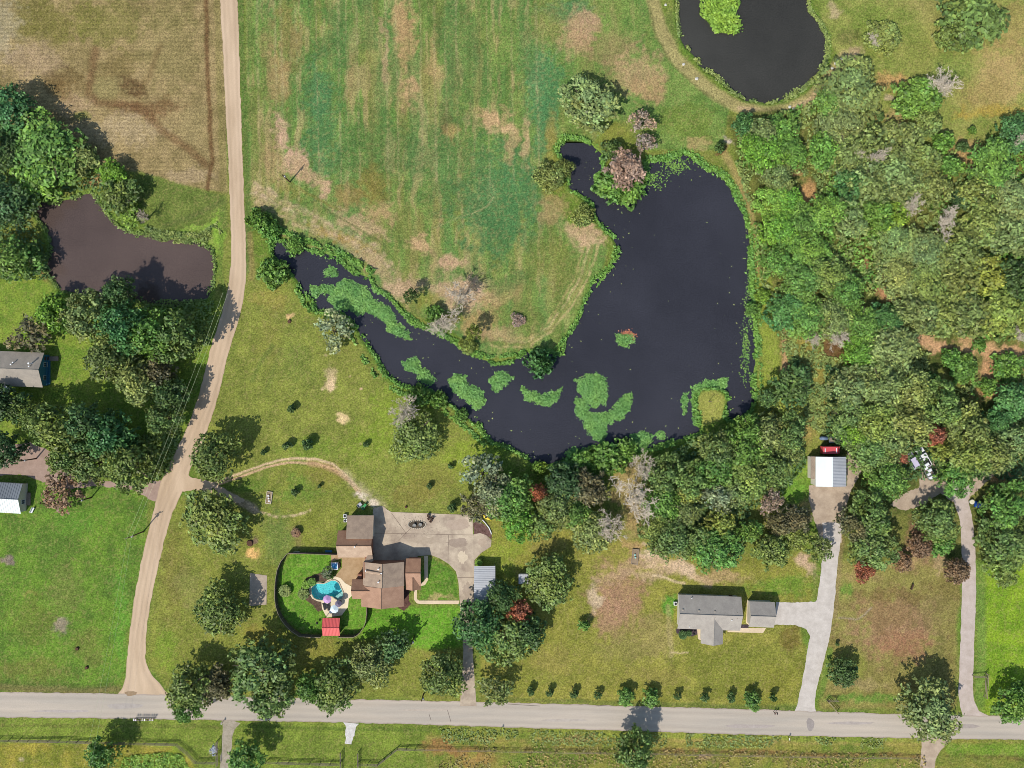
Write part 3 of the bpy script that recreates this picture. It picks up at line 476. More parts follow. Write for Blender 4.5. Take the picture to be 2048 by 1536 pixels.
# ================= TREES =================
def cards(cen, nrm, size, rs, asp=1.6):
    """leaf clusters: one bent four-sided leaf spray per centre"""
    n = len(cen); nrm = nrm / (np.linalg.norm(nrm, axis=1, keepdims=True) + 1e-9)
    h = rs.normal(size=(n, 3)); u = np.cross(nrm, h); u /= np.linalg.norm(u, axis=1, keepdims=True) + 1e-9; v = np.cross(nrm, u)
    s = (size * rs.uniform(.6, 1.35, n))[:, None]; a = u * s * asp * .5; b = v * s * .5
    k = rs.uniform(-.25, .25, (n, 1)) * s
    V = np.stack([cen - a + nrm * k, cen - b * rs.uniform(.7, 1.2, (n, 1)), cen + a * rs.uniform(.7, 1.2, (n, 1)) + nrm * k, cen + b], 1).reshape(-1, 3)
    F = np.arange(4 * n).reshape(-1, 4); return V, F
def crown_mesh(name, R, zt, zb, seed, size=.52, dens=1.0, nlobe=6, lobey=.22, flat=.75, gaps=0.24, spike=0.0):
    """R crown radius, zb..zt crown height; lobes > clumps > leaves"""
    rs = np.random.default_rng(seed); lobes = []
    H = zt - zb
    for i in range(nlobe):
        a = 2 * math.pi * (i + rs.uniform(-.35, .35)) / nlobe; d = R * rs.uniform(.38, .72); r = R * rs.uniform(.26, .50)
        lobes.append((d * math.cos(a), d * math.sin(a), zb + H * rs.uniform(.30, .58), r, H * rs.uniform(.30, .45)))
    lobes.append((rs.uniform(-.1, .1) * R, rs.uniform(-.1, .1) * R, zb + H * .55, R * .62, H * .46))
    cen = []; nr = []; tn = []
    for i in range(nlobe):
        a = rs.uniform(0, 6.28); d = R * rs.uniform(.62, .95); lobes.append((d * math.cos(a), d * math.sin(a), zb + H * rs.uniform(.2, .5), R * rs.uniform(.14, .24), H * rs.uniform(.12, .2)))
    for lx, ly, lz, lr, lh in lobes:
        lhue = rs.uniform(-.10, .10); ltone = rs.uniform(.86, 1.14)
        nc = max(5, int(26 * (lr / R) ** 2 * 4 * dens ** .3))
        for c in range(nc):
            if rs.random() < gaps: continue
            ph = rs.uniform(0, 2 * math.pi); ct = rs.uniform(-.25, 1); stt = math.sqrt(1 - ct * ct)
            cx, cy, cz = lx + lr * .86 * stt * math.cos(ph), ly + lr * .86 * stt * math.sin(ph), lz + lh * .86 * ct
            cr = lr * rs.uniform(.16, .42) + .15
            m = max(8, int(dens * 3.4 * (cr / size) ** 2 * 1.9))
            d = rs.normal(size=(m, 3)); d /= np.linalg.norm(d, axis=1, keepdims=True); d[:, 2] = np.abs(d[:, 2]) * .9 - .15
            rad = cr * rs.uniform(.45, 1.35, (m, 1)) * (1 + spike * (rs.random((m, 1)) < .2))
            p = np.array([cx, cy, cz]) + d * rad * np.array([1, 1, flat])
            cen.append(p); nn = d * .8 + np.array([0, 0, .5]) + rs.normal(size=(m, 3)) * .62; nr.append(nn)
            tc = rs.uniform(.72, 1.2) * ltone; hue = lhue + rs.uniform(-.06, .06)
            t = tc * rs.uniform(.5, 1.45, (m, 1)) * np.array([[1 + hue, 1, 1 - hue]]); y = rs.random((m, 1)) < .07
            tn.append(np.where(y, t * np.array([1.35, 1.25, 1.2]), t))
    cen = np.concatenate(cen); nr = np.concatenate(nr); tn = np.concatenate(tn)
    V, F = cards(cen, nr, size, rs); return np_mesh(name, V, F, np.repeat(tn, 4, 0))
def trunk_mesh(R, zt, zb, seed, r0, name='trunk', nl=8):
    rs = random.Random(seed); m = MB(); top = Vector((rs.uniform(-.2, .2), rs.uniform(-.2, .2), zb + (zt - zb) * .55))
    fork = Vector((0, 0, zb * .8 + .2)); m.tube((0, 0, -.4), (0, 0, .3), r0 * 1.35, r0, 8); m.tube((0, 0, .3), fork, r0, r0 * .8, 8); m.tube(fork, top, r0 * .75, r0 * .3, 7)
    for i in range(nl):
        a = 2 * math.pi * i / nl + rs.uniform(-.3, .3); s = fork.lerp(top, rs.uniform(0, .7)); d = R * rs.uniform(.55, .85)
        e = Vector((d * math.cos(a), d * math.sin(a), s.z + (zt - s.z) * rs.uniform(.3, .65))); mid = s.lerp(e, .5) + Vector((0, 0, .06 * R))
        m.path([s, mid, e], [r0 * .45, r0 * .26, r0 * .08], 5)
        for k in range(2):
            e2 = mid + Vector((math.cos(a + rs.uniform(-1, 1)), math.sin(a + rs.uniform(-1, 1)), .5)) * R * .32; m.tube(mid, e2, r0 * .2, r0 * .06, 4)
    me = bpy.data.meshes.new(name); me.from_pydata(m.v, [], m.f); me.update(); me.materials.append(BARK); return me
# prototypes: (kind) -> list of (trunk mesh, crown mesh, nominal R)
PROT = {}
def proto(kind, R, zt, zb, r0, n, **kw):
    L = []
    for i in range(n):
        sd = hash_(kind) + i * 17; cm = crown_mesh('crown', R, zt, zb, sd, **kw); cm.materials.append(LEAF)
        L.append((trunk_mesh(R, zt, zb, sd, r0), cm))
    PROT[kind] = (R, zt, L)
def hash_(s): return sum(ord(c) * (i + 3) for i, c in enumerate(s))
proto('big', 8.0, 12.5, 1.6, .42, 4, size=.62, nlobe=8, dens=.9)
proto('mid', 5.8, 9.5, 1.2, .30, 4, size=.60, nlobe=6, dens=.9)
proto('low', 6.0, 5.2, 1.0, .24, 3, size=.60, nlobe=7, dens=.9, flat=.5)
proto('loose', 5.0, 9.0, 2.6, .24, 3, size=.56, nlobe=6, dens=.55, gaps=.32, spike=.35)
proto('small', 2.7, 4.8, .3, .16, 3, size=.42, nlobe=5)
proto('tiny', 1.15, 2.6, .15, .07, 3, size=.30, nlobe=4, dens=.8)
proto('bush', 3.2, 2.6, .2, .12, 3, size=.46, nlobe=6)
proto('feather', 4.4, 7.0, 1.6, .2, 3, size=.40, nlobe=9, spike=.7, dens=.9)
def branches_mesh(R, H, seed, r0, dens=1.0, lean=(0, 0)):
    rs = random.Random(seed); m = MB()
    def grow(p, d, L, r, lev):
        k = 3 if lev else 2; pts = [p]; rr = [r]; q = p; dd = d
        for i in range(k):
            dd = (dd + Vector((rs.uniform(-.25, .25), rs.uniform(-.25, .25), rs.uniform(-.05, .2)))).normalized(); q = q + dd * L / k; pts.append(q); rr.append(max(.03, r * (1 - .6 * (i + 1) / k)))
        m.path(pts, rr, 5 if lev < 2 else 3)
        if lev >= 4: return
        for i in range(int((5 if lev == 0 else 4 if lev < 3 else 3) * dens + rs.random())):
            s = pts[rs.randint(1, k)]; a = rs.uniform(0, 2 * math.pi); sp = .9 if lev < 2 else .75
            nd = (dd * (1 - sp * .4) + Vector((math.cos(a), math.sin(a), rs.uniform(-.05, .5))) * sp).normalized()
            grow(s, nd, L * rs.uniform(.5, .72), max(.036, rr[-1] * .85), lev + 1)
    for i in range(3): grow(Vector((0, 0, H * (.22 + .12 * i))), Vector((lean[0] + rs.uniform(-.5, .5), lean[1] + rs.uniform(-.5, .5), .8)).normalized(), H * .34, r0 * .6, 0)
    # squash to the wanted radius
    far = sorted(math.hypot(v[0], v[1]) for v in m.v)[int(len(m.v) * .97)]; k = R / far
    m.v = [(v[0] * k, v[1] * k, v[2] * .9) for v in m.v]
    me = bpy.data.meshes.new('branches'); me.from_pydata(m.v, [], m.f); me.update(); me.materials.append(DEADBARK); return me
def stem_mesh(H, r0):
    m = MB().path([(0, 0, -.3), (.05, .03, H * .3), (0, 0, H * .62)], [r0, r0 * .8, r0 * .5], 7); me = bpy.data.meshes.new('trunk'); me.from_pydata(m.v, [], m.f); me.update(); me.materials.append(DEADBARK); return me
BARE = [(stem_mesh(9, .24), branches_mesh(5, 9, 5 + i, .18, 1.0)) for i in range(3)]
tr = random.Random(99)
PAL = dict(oak=(126,148,74), dark=(98,126,68), olive=(134,150,80), sage=(142,158,90), bright=(122,166,60), lime=(138,172,66), blue=(98,144,80), teal=(90,136,74), yellow=(148,160,72), brown=(152,122,92), rust=(186,116,86), mauve=(174,152,134), grey=(148,160,118), pale=(190,186,170), deep=(84,114,62), fresh=(116,155,68), bushgreen=(114,156,68), weed=(116,162,82), dusk=(120,118,82), straw=(160,144,84))
def tree(kind, px, py, R, pal, label, H=None, group=None, cat='tree', name=None):
    """px,py,R = crown as the photo shows it; R in photo px"""
    Rm = R * S * (1.04 if (px > 1575 and py < 960) or (px < 480 and py < 960) else .97)
    if kind == 'bare':
        st_, br = BARE[tr.randrange(3)]; k = Rm / 5.0; z = (H or 8) * .6; p = W(px, py, z); o = empty('dead_tree', (p.x, p.y, 0), tr.uniform(0, 6.28))
        kz = (H or 8) / 9.0
        for nm, me in (('trunk', st_), ('branches', br)):
            c = obj(nm, me, None, o); c.scale = (k if nm == 'branches' else 1, k if nm == 'branches' else 1, kz)
        tag(o, label, 'dead tree', group); return o
    if H: H *= (.92 if px < 480 and 560 < py < 960 else .70) if kind in ('big', 'mid', 'loose', 'feather', 'small') else .85
    R0, z0, L = PROT[kind]; tm, cm = L[tr.randrange(len(L))]; k = Rm / R0
    kz = (H / z0) if H else k ** .7; z = z0 * kz * .62; p = W(px, py, z)
    nm = name or ('shrub' if kind == 'bush' else 'sapling' if kind == 'tiny' else 'tree')
    o = empty(nm, (p.x, p.y, 0), tr.uniform(0, 6.28))
    t_ = obj('trunk' if kind != 'bush' else 'stem', tm, None, o); t_.scale = (k, k, kz)
    c = obj('crown' if kind != 'bush' else 'foliage', cm, None, o); c.scale = (k * tr.uniform(.94, 1.06), k * tr.uniform(.94, 1.06), kz)
    rgb = alb(PAL[pal], tr.uniform(.86, 1.08) * (1.12 if px > 1460 and py < 960 else 1.04)); c.color = (rgb[0] * tr.uniform(.95, 1.06), rgb[1], rgb[2] * tr.uniform(.9, 1.05), 1)
    tag(o, label, cat if kind not in ('bush', 'tiny') else ('shrub' if kind == 'bush' else 'sapling'), group); return o
TREES = '''
big|22|215|50|blue|blue green broad tree at the left edge beside the tan mown field|12
big|95|300|75|fresh|large bright green tree on the bank above the muddy pond|11
mid|75|355|48|lime|yellow green tree hanging over the top left corner of the muddy pond|8
mid|165|315|34|sage|grey green tree on the right shoulder of the big bright tree by the muddy pond|8
big|-5|300|45|dark|dark tree cut by the left edge beside the large bright green tree|11
big|10|410|55|deep|dark shaded tree cut by the left edge above the muddy pond's end|12
big|22|515|52|fresh|green round tree at the left edge beside the muddy pond's west end|12
mid|225|345|28|bright|small bright tree on the field corner above the muddy pond|7
mid|240|392|38|oak|mottled tree leaning over the muddy pond's upper shore|8
small|256|432|24|lime|light green willow tip at the water on the upper shore of the muddy pond|4
bare|282|432|14|pale|thin grey snag on the muddy pond's upper shore|6
big|240|588|34|dark|dark tree standing in the muddy pond's lower shore between two shadows|11
big|172|632|48|sage|grey green tree on the lower shore of the muddy pond, left of the dark one|12
mid|105|628|38|bright|bright green round tree left of the grey green trees below the muddy pond|8
big|255|650|50|blue|blue green tall tree below the muddy pond, nearest its lower shore|15
big|305|668|50|fresh|mid green tall tree beside the blue green one below the muddy pond|15
big|355|672|50|oak|yellowish tall tree nearest the lane bend below the muddy pond|15
big|215|718|46|olive|olive tree along the inner edge of the left grove above the grey roofed house's lawn|11
loose|58|668|38|dusk|thin dark tree overhanging the left house's roof edge|7
big|272|762|44|sage|sage coloured tree in the middle of the left grove|10
mid|318|738|34|dusk|dim brownish tree inside the left grove with bare twigs|9
mid|338|790|36|dark|dark tree in the left grove beside the power lines|10
big|328|838|38|oak|green tree at the grove's narrow lower part beside the lane|11
mid|-2|800|36|deep|dark tree cut by the left edge below the house with blue porch|10
big|8|900|40|deep|dark tree at the left edge over the dirt yard|10
mid|38|818|28|dark|small dark tree just below the house with the blue porch|8
big|75|838|36|oak|light tipped tree at the left point of the lower left grove|11
big|125|858|54|oak|broad mottled tree at the centre of the lower left grove|14
big|172|852|48|dark|dark broad tree with brown gaps in the lower left grove|14
big|218|868|46|teal|dark blue green tree on the lawn side of the lower left grove|13
big|135|912|40|oak|round tree of the lower left grove overhanging the dirt yard|10
big|186|928|44|olive|light olive tree at the bottom edge of the lower left grove|10
big|262|932|52|oak|big tree at the corner where the dirt yard drive meets the lane|12
mid|240|895|32|dark|dark tree tucked behind the big corner tree by the lane|9
loose|118|988|42|brown|brownish thin tree beside the small metal roofed house|8
big|428|914|48|oak|lone green tree in the fork of the lane and the curved track|11
big|425|1044|68|oak|wide round oak on the lawn right of the lane above the court slab|11
big|440|1222|54|oak|wide oak shading the small concrete court slab|12
big|378|1375|48|oak|tree at the lane junction reaching down over the county road|13
mid|432|1372|38|dusk|dull brownish tree between two big trees beside the road junction|10
big|372|1418|32|fresh|leafy tree hanging lowest over the road near the junction|10
big|520|1345|74|oak|largest tree of the roadside row below the red roofed cabana|15
big|545|1398|44|oak|tree reaching over the road at the foot of the largest roadside tree|11
mid|620|1375|34|fresh|bright green narrow tree in the roadside row right of the largest|10
big|672|1372|54|oak|roadside tree with leaves over the gravel opposite the white gravel entrance|13
big|740|1330|48|sage|sage green tree at the right part of the row below the front lawn|10
mid|785|1290|34|dark|dark tree at the upper right tip of the row below the front lawn|9
big|884|1352|46|oak|single tree left of the concrete drive by the county road|11
loose|988|1375|36|olive|thin olive tree right of the concrete drive at the road|8
big|955|1250|54|teal|blue green tree between carport and concrete drive|13
big|1015|1282|54|oak|green tree at the bottom of the clump under the carport|11
mid|1058|1262|38|dark|dark tree at the right side of the clump under the carport|11
mid|1040|1225|26|rust|rust red tree in the clump right of the carport|9
big|1005|1195|34|dark|dark tree touching the carport's shaded lower corner|11
big|1098|1165|58|oak|round tree beside the tiny grey shed|10
loose|965|950|44|grey|greyish tree at the top left of the central thicket|10
big|990|985|46|grey|grey barked leafy tree facing the lawn in the central thicket|12
loose|955|1010|34|dusk|dull thin tree at the left edge of the central thicket|8
big|1020|1000|50|fresh|fresh green tree in the left heart of the central thicket|12
big|1035|1045|42|bright|green tree at the bottom left of the central thicket above the lawn|9
mid|1080|1050|34|oak|light tree of the central thicket in line with the small shed|8
mid|1076|985|20|rust|small rusty red tree inside the central thicket|10
big|1108|1015|42|olive|olive tree in the middle of the central thicket|10
mid|1128|962|44|deep|dark tree of the central thicket by the pond's southern tip|10
mid|1178|980|40|dusk|dark brownish tree of the central thicket right of the weed bay|10
big|1150|1025|36|fresh|light green tree in the lower centre of the central thicket|9
big|1188|1060|50|sage|sage coloured tree at the lower right of the central thicket|9
bare|1218|1050|34|pale|grey leafless tree at the right end of the central thicket|8
bare|1285|935|30|pale|white bare tree on the brown bank below the pond|7
bare|1262|1005|50|pale|spreading leafless tree between the central thicket and the middle wood|9
bush|1160|925|30|bushgreen|round shrub at the water left of the weed covered bay|3
bush|1218|922|38|bushgreen|broad shrub on the bank in the middle of the weedy bay|4
bush|1190|948|22|fresh|shrub just inland of the weedy bay|3
bush|1255|900|26|fresh|shrub at the right side of the weedy bay|3
bush|1080|935|17|lime|light shrub at the pond's southernmost corner|3
big|1305|1050|34|oak|green tree at the left foot of the middle wood beside the raised bed|9
big|1330|950|46|oak|tree at the upper left of the middle wood facing the pond|11
big|1325|1005|44|fresh|fresh green tree on the left side of the middle wood|11
big|1385|960|46|oak|tree of the middle wood beside the small brown gap|11
mid|1378|985|30|yellow|yellowish crown inside the left of the middle wood|10
big|1345|1075|50|oak|big tree at the lower left of the middle wood|10
mid|1368|1020|36|olive|olive crown in the centre of the middle wood|9
big|1430|1100|52|fresh|big green tree at the bottom right of the middle wood above the straw patch|10
mid|1440|1045|34|yellow|yellow green crown above the dark gap in the middle wood|9
big|1395|1080|36|oak|tree between the two big bottom trees of the middle wood|9
mid|1440|995|34|grey|grey green crown left of the middle wood's dark gap|9
big|1440|905|46|oak|tree of the middle wood right behind the grassy point in the pond|12
big|1430|940|44|fresh|tree of the middle wood just inland of the grassy point|12
big|1485|900|50|fresh|big green tree in the upper centre of the middle wood|12
big|1490|950|50|oak|big tree in the centre right of the middle wood|12
big|1470|985|36|sage|sage green crown on the lower right side of the middle wood|9
big|1540|940|44|oak|tree at the right side of the middle wood by the green clearing|11
big|1530|870|48|olive|tree of the middle wood nearest the pond's right corner|12
big|1580|865|40|oak|tree of the middle wood nearest the white roofed barn|11
big|1500|862|36|fresh|tree at the pond's lower right corner throwing shade on the water|12
mid|1570|905|36|olive|olive crown at the right edge of the middle wood facing the barn|8
mid|1582|775|42|dark|dark tree on its own above the middle wood|8
mid|1575|815|34|yellow|yellow tree just under the dark lone tree above the middle wood|6
mid|1538|798|22|dark|small dark tree at the pond's right bank|6
loose|1540|1005|26|mauve|mauve dead leaved tree on the brown patch left of the barn drive|7
mid|1590|1040|34|dusk|dark thin tree left of the barn drive|9
mid|1560|1050|28|dusk|brown tinged tree left of the yellow one by the barn drive|8
mid|1595|1075|30|yellow|yellow tree left of the barn drive|7
mid|1545|1100|38|oak|green tree at the lower right end of the middle wood above the garage|9
loose|1642|1095|28|olive|small thin tree leaning over the pale driveway|8
mid|1500|1062|26|fresh|green tree right of the dark gap in the middle wood|8
big|1180|205|64|sage|large lone round tree above the big pond's narrow arm|9
loose|1284|245|26|mauve|pinkish half dead tree on the grass above the big pond|7
loose|1290|285|24|mauve|smaller pinkish half dead tree nearest the big pond's top shore|6
mid|1254|338|40|mauve|round pinkish brown tree on the point in the big pond's top|8
bush|1225|370|34|bushgreen|bright green shrub wrapped round the foot of the pinkish tree|4
bush|1255|380|34|bushgreen|bright green shrub at the water's edge right below the pinkish tree|3
bush|1225|300|22|dark|dark shrub between the large lone tree and the pinkish tree|4
low|1098|355|32|olive|olive shrubby tree on the left shore of the narrow arm|4
low|1128|335|20|olive|small olive tree overhanging the narrow arm|4
low|1165|432|24|olive|olive shrubby tree on the hay field corner at the big pond|3
bush|1082|725|32|teal|blue green rounded willow shrub standing in the big pond|6
bush|1440|294|12|dark|small round shrub beside the pale culvert|3
small|1480|252|17|teal|small blue green tree where the dam path meets the wood|6
bush|548|548|34|fresh|leafy shrub at the left tip of the long pond arm|4
bush|515|440|26|fresh|dark shrub beside the lane above the long pond arm|4
bush|540|458|24|bushgreen|bright shrub on the upper bank at the start of the long pond arm|3
bush|590|490|22|bushgreen|low bright shrub on the upper bank further along the long pond arm|2
loose|666|662|38|grey|grey sparse tree on the lower bank of the long pond arm|7
loose|820|592|16|dark|slim tree with its long shadow on the straw bank above the pond arm|9
loose|945|665|18|yellow|slim yellowish tree above the pond arm with an oval shadow|10
bare|885|640|36|pale|fallen looking bare tree with branches dipping in the pond arm|7
bare|915|600|34|pale|bare tree throwing a long branched shadow over the straw|9
bush|870|632|22|bushgreen|bright green shrub on the pond arm's bank beside the bare trees|3
bush|935|690|20|yellow|yellow green shrub on the bank under the oval shadow|2
low|1037|640|16|mauve|dead brush heap on the hay field inside the pond bend|1.4
big|828|872|56|oak|large half bare tree on the lawn beside the pond arm|9
bare|820|832|40|pale|grey leafless top of the half bare tree by the pond arm|10
bush|835|790|26|fresh|feathery shrub on the bank above the half bare tree|4
bush|880|800|20|fresh|small shrub on the lower bank right of the half bare tree|3
bush|925|830|16|fresh|small bank shrub between the half bare tree and the thicket|2
mid|1525|268|32|sage|sage round crown at the top of the eastern wood under the dam|7
mid|1492|244|22|teal|blue green crown at the upper left corner of the eastern wood|6
mid|1568|258|32|fresh|fresh green crown beside the dam path in the eastern wood|6
mid|1512|290|32|bright|bright crown at the eastern wood's left edge beside the culvert|7
mid|1540|310|38|bright|bright green crown under the sage round crown in the eastern wood|7
mid|1580|300|34|fresh|green crown in the notch right of the culvert line|6
big|1552|355|40|olive|light crown near the big pond's upper right shore|6
big|1545|403|40|lime|very bright green crown nearest the big pond's right shore|6
big|1570|400|36|bright|bright crown beside the small straw gap in the eastern wood|6
big|1560|455|42|bright|vivid green crown on the pond side of the eastern wood|7
big|1600|450|40|fresh|green crown right of the vivid one in the eastern wood|7
big|1650|430|44|fresh|fresh green crown in the left centre of the eastern wood|8
big|1700|440|44|sage|pale sage crown with shade on its right in the eastern wood|8
big|1620|500|42|fresh|green crown above the small grey snag of the eastern wood|7
big|1562|520|40|fresh|green crown on the pond side above the round lime shrub|7
big|1600|560|48|fresh|large fresh crown in the lower left of the eastern wood|8
big|1660|550|46|oak|green crown beside the straw streak of the eastern wood|8
big|1690|585|38|fresh|green crown right before the dark hollow in the eastern wood|8
big|1570|625|44|teal|dark feathery crown at the lower left corner of the eastern wood|7
big|1620|635|42|fresh|green crown at the lower edge of the eastern wood above the olive scrub|7
big|1670|640|42|sage|feathery sage crown above the brown pit|8
bush|1524|592|18|lime|round lime shrub on the big pond's right bank|2
bush|1507|618|16|fresh|round shrub standing at the big pond's right waterline|2
big|1695|180|62|sage|broad pale crown right of the dam path|7
mid|1660|200|34|fresh|greener crown tucked on the dam side of the broad pale crown|6
big|1680|245|46|sage|sage crown below the broad pale one|6
low|1765|75|34|olive|flat sparse tree alone in the top right meadow|3
bare|1748|80|16|pale|tiny leafless snag beside the flat sparse tree in the meadow|3
low|1940|38|68|oak|broad low crown cut by the top edge in the meadow|5
low|1905|75|34|oak|lower left lobe tree under the broad low crown in the meadow|5
low|1835|200|44|fresh|green crown left of the grey dead one in the upper meadow|5
bare|1880|182|40|pale|round grey dead crown in the upper meadow|6
low|1850|240|34|olive|olive crown just below the grey dead crown|4
bush|1761|233|9|dark|small dark round shrub on the straw left of the upper meadow trees|2
bush|1741|243|9|dark|tiny round shrub beside the small dark one on the straw|2
low|1800|280|46|sage|spreading sage crown at the wood's upper middle|5
low|1735|300|44|olive|olive low crown in the upper middle of the wood|5
low|1690|315|40|olive|yellow tinged low crown left of the upper middle|5
low|1650|300|36|fresh|green low crown between the broad pale one and the straw gap|5
low|1780|345|48|sage|sage crown right of the bare snags|5
low|1845|330|40|olive|olive crown left of the long straw gap|4
bush|1885|285|22|bushgreen|bright green thicket at the top of the long straw gap|4
bush|1905|335|24|bushgreen|bright green thicket on the right of the long straw gap|4
bush|1925|292|12|dark|small dark bush right of the bright thicket|3
bare|1752|308|20|pale|white snag above the dense sage crowns of the wood|6
bare|1715|305|14|mauve|smaller snag left of the white one in the wood|5
low|1740|375|46|sage|sage crown under the two snags|6
low|1700|370|36|teal|blue tinged crown left of the sage one under the snags|6
low|1805|385|44|sage|crown directly above the star shaped dead tree|5
low|1860|370|42|olive|olive crown right of the star shaped dead tree|5
big|1985|335|56|fresh|wide green crown right of the long straw gap|7
big|2035|265|42|teal|dark green crown at the right edge under the upper meadow|7
low|1955|385|40|olive|olive crown under the wide green one|5
big|2025|395|48|sage|sage crown at the right edge, upper half of the wood|6
bare|1817|405|26|pale|star shaped white dead tree in the wood|5
bare|1900|445|30|pale|white dead tree with long arms right of the star shaped one|6
bare|2040|282|14|pale|grey snag poking from the crown at the right edge|6
low|1745|430|38|fresh|fresh green crown left of the star shaped dead tree|6
low|1790|430|34|lime|lime tinted crown touching the star shaped dead tree|5
bush|1918|402|20|deep|dark shrub above the long armed dead tree|3
bush|1945|262|8|fresh|bright small bush in the upper meadow by the pale twigs|2
big|1790|485|46|sage|sage crown below the star shaped dead tree|6
big|1850|500|50|sage|broad crown below the long armed dead tree|6
low|1915|500|46|olive|olive crown right of the broad one under the long armed dead tree|5
low|1965|450|44|olive|olive low crown right of the long armed dead tree|4
low|2025|465|44|sage|crown at the right edge beside the olive low ones|5
big|1790|550|48|sage|sage crown right of the straw hollow|6
big|1850|575|50|oak|broad oak like crown in the middle of the right wood|6
low|1920|560|48|olive|olive crown mid way along the right wood|5
low|1985|545|46|yellow|yellow olive crown near the right edge of the wood|5
low|2038|560|40|deep|dark crown at the right edge of the wood|6
low|1880|630|44|olive|olive crown above the first straw clearing|5
low|1830|630|42|sage|sage crown at the left of the straw clearings|6
low|1940|630|46|olive|pale olive crown above the long straw clearing|5
low|2010|630|48|yellow|yellow green crown above the straw clearing at the right|5
bare|2040|668|16|pale|low snag at the right edge over the straw clearing|4
big|1725|650|42|fresh|fresh crown right of the dark hollow over the brown pit|8
big|1770|640|36|teal|dark crown left of the straw clearing's start|7
big|1720|705|38|bright|bright crown right of the brown pit|7
feather|1785|700|50|sage|feathery crown with whitish limbs above the big lower wood|9
bare|1672|675|26|pale|leaning white snag over the brown pit|6
bare|1625|680|16|pale|small grey snag left of the leaning one by the brown pit|4
bush|1590|725|9|dark|tiny dark shrub in the olive scrub below the eastern wood|2
bush|1930|735|28|bushgreen|bright shrub island between the straw clearings|3
bush|1900|715|20|bushgreen|bright shrub at the lower side of the first straw clearing|3
bush|1960|690|14|fresh|small shrub between the straw strips|2
bush|2015|735|34|bushgreen|bright shrub island right of the straw clearings|3
bush|1975|775|18|fresh|shrub at the lower tip of the straw clearings|3
big|1705|775|48|sage|sage crown at the upper left of the big lower wood|9
big|1765|775|52|sage|broad sage crown at the top of the big lower wood|11
big|1830|785|42|olive|olive crown at the top of the big lower wood above its dark ravine|12
big|1880|810|50|oak|oak like crown on the ravine side of the big lower wood|13
big|1935|860|48|olive|light crown on the right shoulder of the big lower wood|13
big|1700|835|46|oak|green crown at the left side of the big lower wood|9
big|1750|850|50|oak|broad crown left of the centre of the big lower wood|11
big|1815|850|52|olive|broad crown in the centre of the big lower wood|12
big|1870|868|22|rust|rust red crown in the middle of the big lower wood|13
big|1703|868|32|bright|bright green crown just above the barn's red van|8
big|1735|900|44|oak|crown above the sandy yard beside the barn|9
big|1783|888|40|sage|sage crown above the parked trailer|9
mid|1886|903|22|yellow|yellow crown right below the rust red one|11
big|1930|915|50|oak|broad crown right of the trailer in the big lower wood|12
big|1985|905|46|olive|olive crown at the far right of the big lower wood|11
big|2030|880|40|sage|crown at the right edge beside the big lower wood|10
mid|2030|800|40|blue|blue green crown at the right edge beyond the ravine|9
mid|1995|840|28|teal|dark crown between the ravine and the right edge|8
big|1912|957|38|fresh|green crown hanging over the dirt yard's upper right|10
mid|1800|915|15|rust|small rust brown tree left of the parked trailer|6
big|1778|958|42|fresh|round green tree in the loop of the dirt yard|9
big|1740|1030|50|oak|big tree right of the barn drive|12
big|1745|1095|52|oak|big tree below the one right of the barn drive|11
big|1705|1050|34|dusk|dull tree edging the barn drive with mauve twigs|11
big|1870|1045|44|oak|tree between dirt yard and right driveway, throwing shade on the yard|11
mid|1880|1085|30|fresh|narrow green tree just left of the right driveway|8
big|2015|1010|52|fresh|big tree at the right edge behind the blue car|12
big|1995|1080|50|oak|big tree right of the right driveway|11
big|2035|1085|50|oak|tree at the right edge under the one behind the blue car|10
mid|2005|1130|36|oak|tree at the lower end of the right driveway's tree row|8
mid|1917|1140|30|brown|brown leaved tree overhanging the right driveway|8
mid|1842|1095|26|brown|reddish brown tree between the two driveways|7
mid|1805|1125|20|brown|small dark brown tree at the top of the brown lot|5
low|1727|1142|24|rust|low rusty bush at the top left of the brown lot|3
loose|2008|1155|22|olive|small olive tree at the edge of the bright right lawn|5
mid|1685|1348|32|dark|small dark tree alone in the left of the brown lot|7
big|1855|1425|64|sage|large tree over the junction of road and right driveway|14
big|2030|1405|46|fresh|round tree at the lower right corner above the road|10
big|1270|1500|48|oak|tree cut by the bottom edge throwing its shadow over the road|13
big|203|1512|34|fresh|tree at the bottom left beside the pipe fence|11
big|492|1515|36|fresh|tree at the bottom edge right of the narrow gravel entrance|11
bush|660|1150|9|fresh|rounded shrub beside the hot tub|2
loose|654|1145|14|grey|silvery tree beside the hot tub and the pool|5
small|1168|1250|13|fresh|small forked tree alone on the lawn of the grey roofed house|4
'''
for ln in TREES.strip().split('\n'):
    k_, x_, y_, r_, pal_, lab_, h_ = (ln.split('|') + [''])[:7]
    tree(k_, float(x_), float(y_), float(r_), pal_, lab_, float(h_) if h_ else None)
# the planted row along the county road
ROW = [(1062,1383,9,'small','first and leftmost young tree of the planted row along the road'),(1100,1386,9,'small','second young tree from the left in the planted roadside row'),(1149,1389,10,'small','third young tree from the left in the planted roadside row'),(1195,1391,9,'small','young tree just left of the bigger pair in the roadside row'),(1250,1395,20,'small','left one of the bigger round pair in the roadside row'),(1303,1397,21,'small','right one of the bigger round pair in the roadside row'),(1356,1393,8,'small','thin young tree just right of the bigger round pair'),(1409,1395,10,'small','young tree midway between the round pair and the last round one'),(1463,1396,10,'small','young tree just left of the last round tree of the row'),(1505,1402,19,'small','round tree near the right end of the roadside row'),(1547,1397,7,'tiny','thinnest sapling at the right end of the roadside row')]
for x_, y_, r_, k_, lab_ in ROW: tree(k_, x_, y_, r_, 'fresh' if r_ > 15 else 'dark', lab_, 4.6 if r_ > 15 else 3.4, 'young trees planted along the county road', 'tree', 'young_tree')
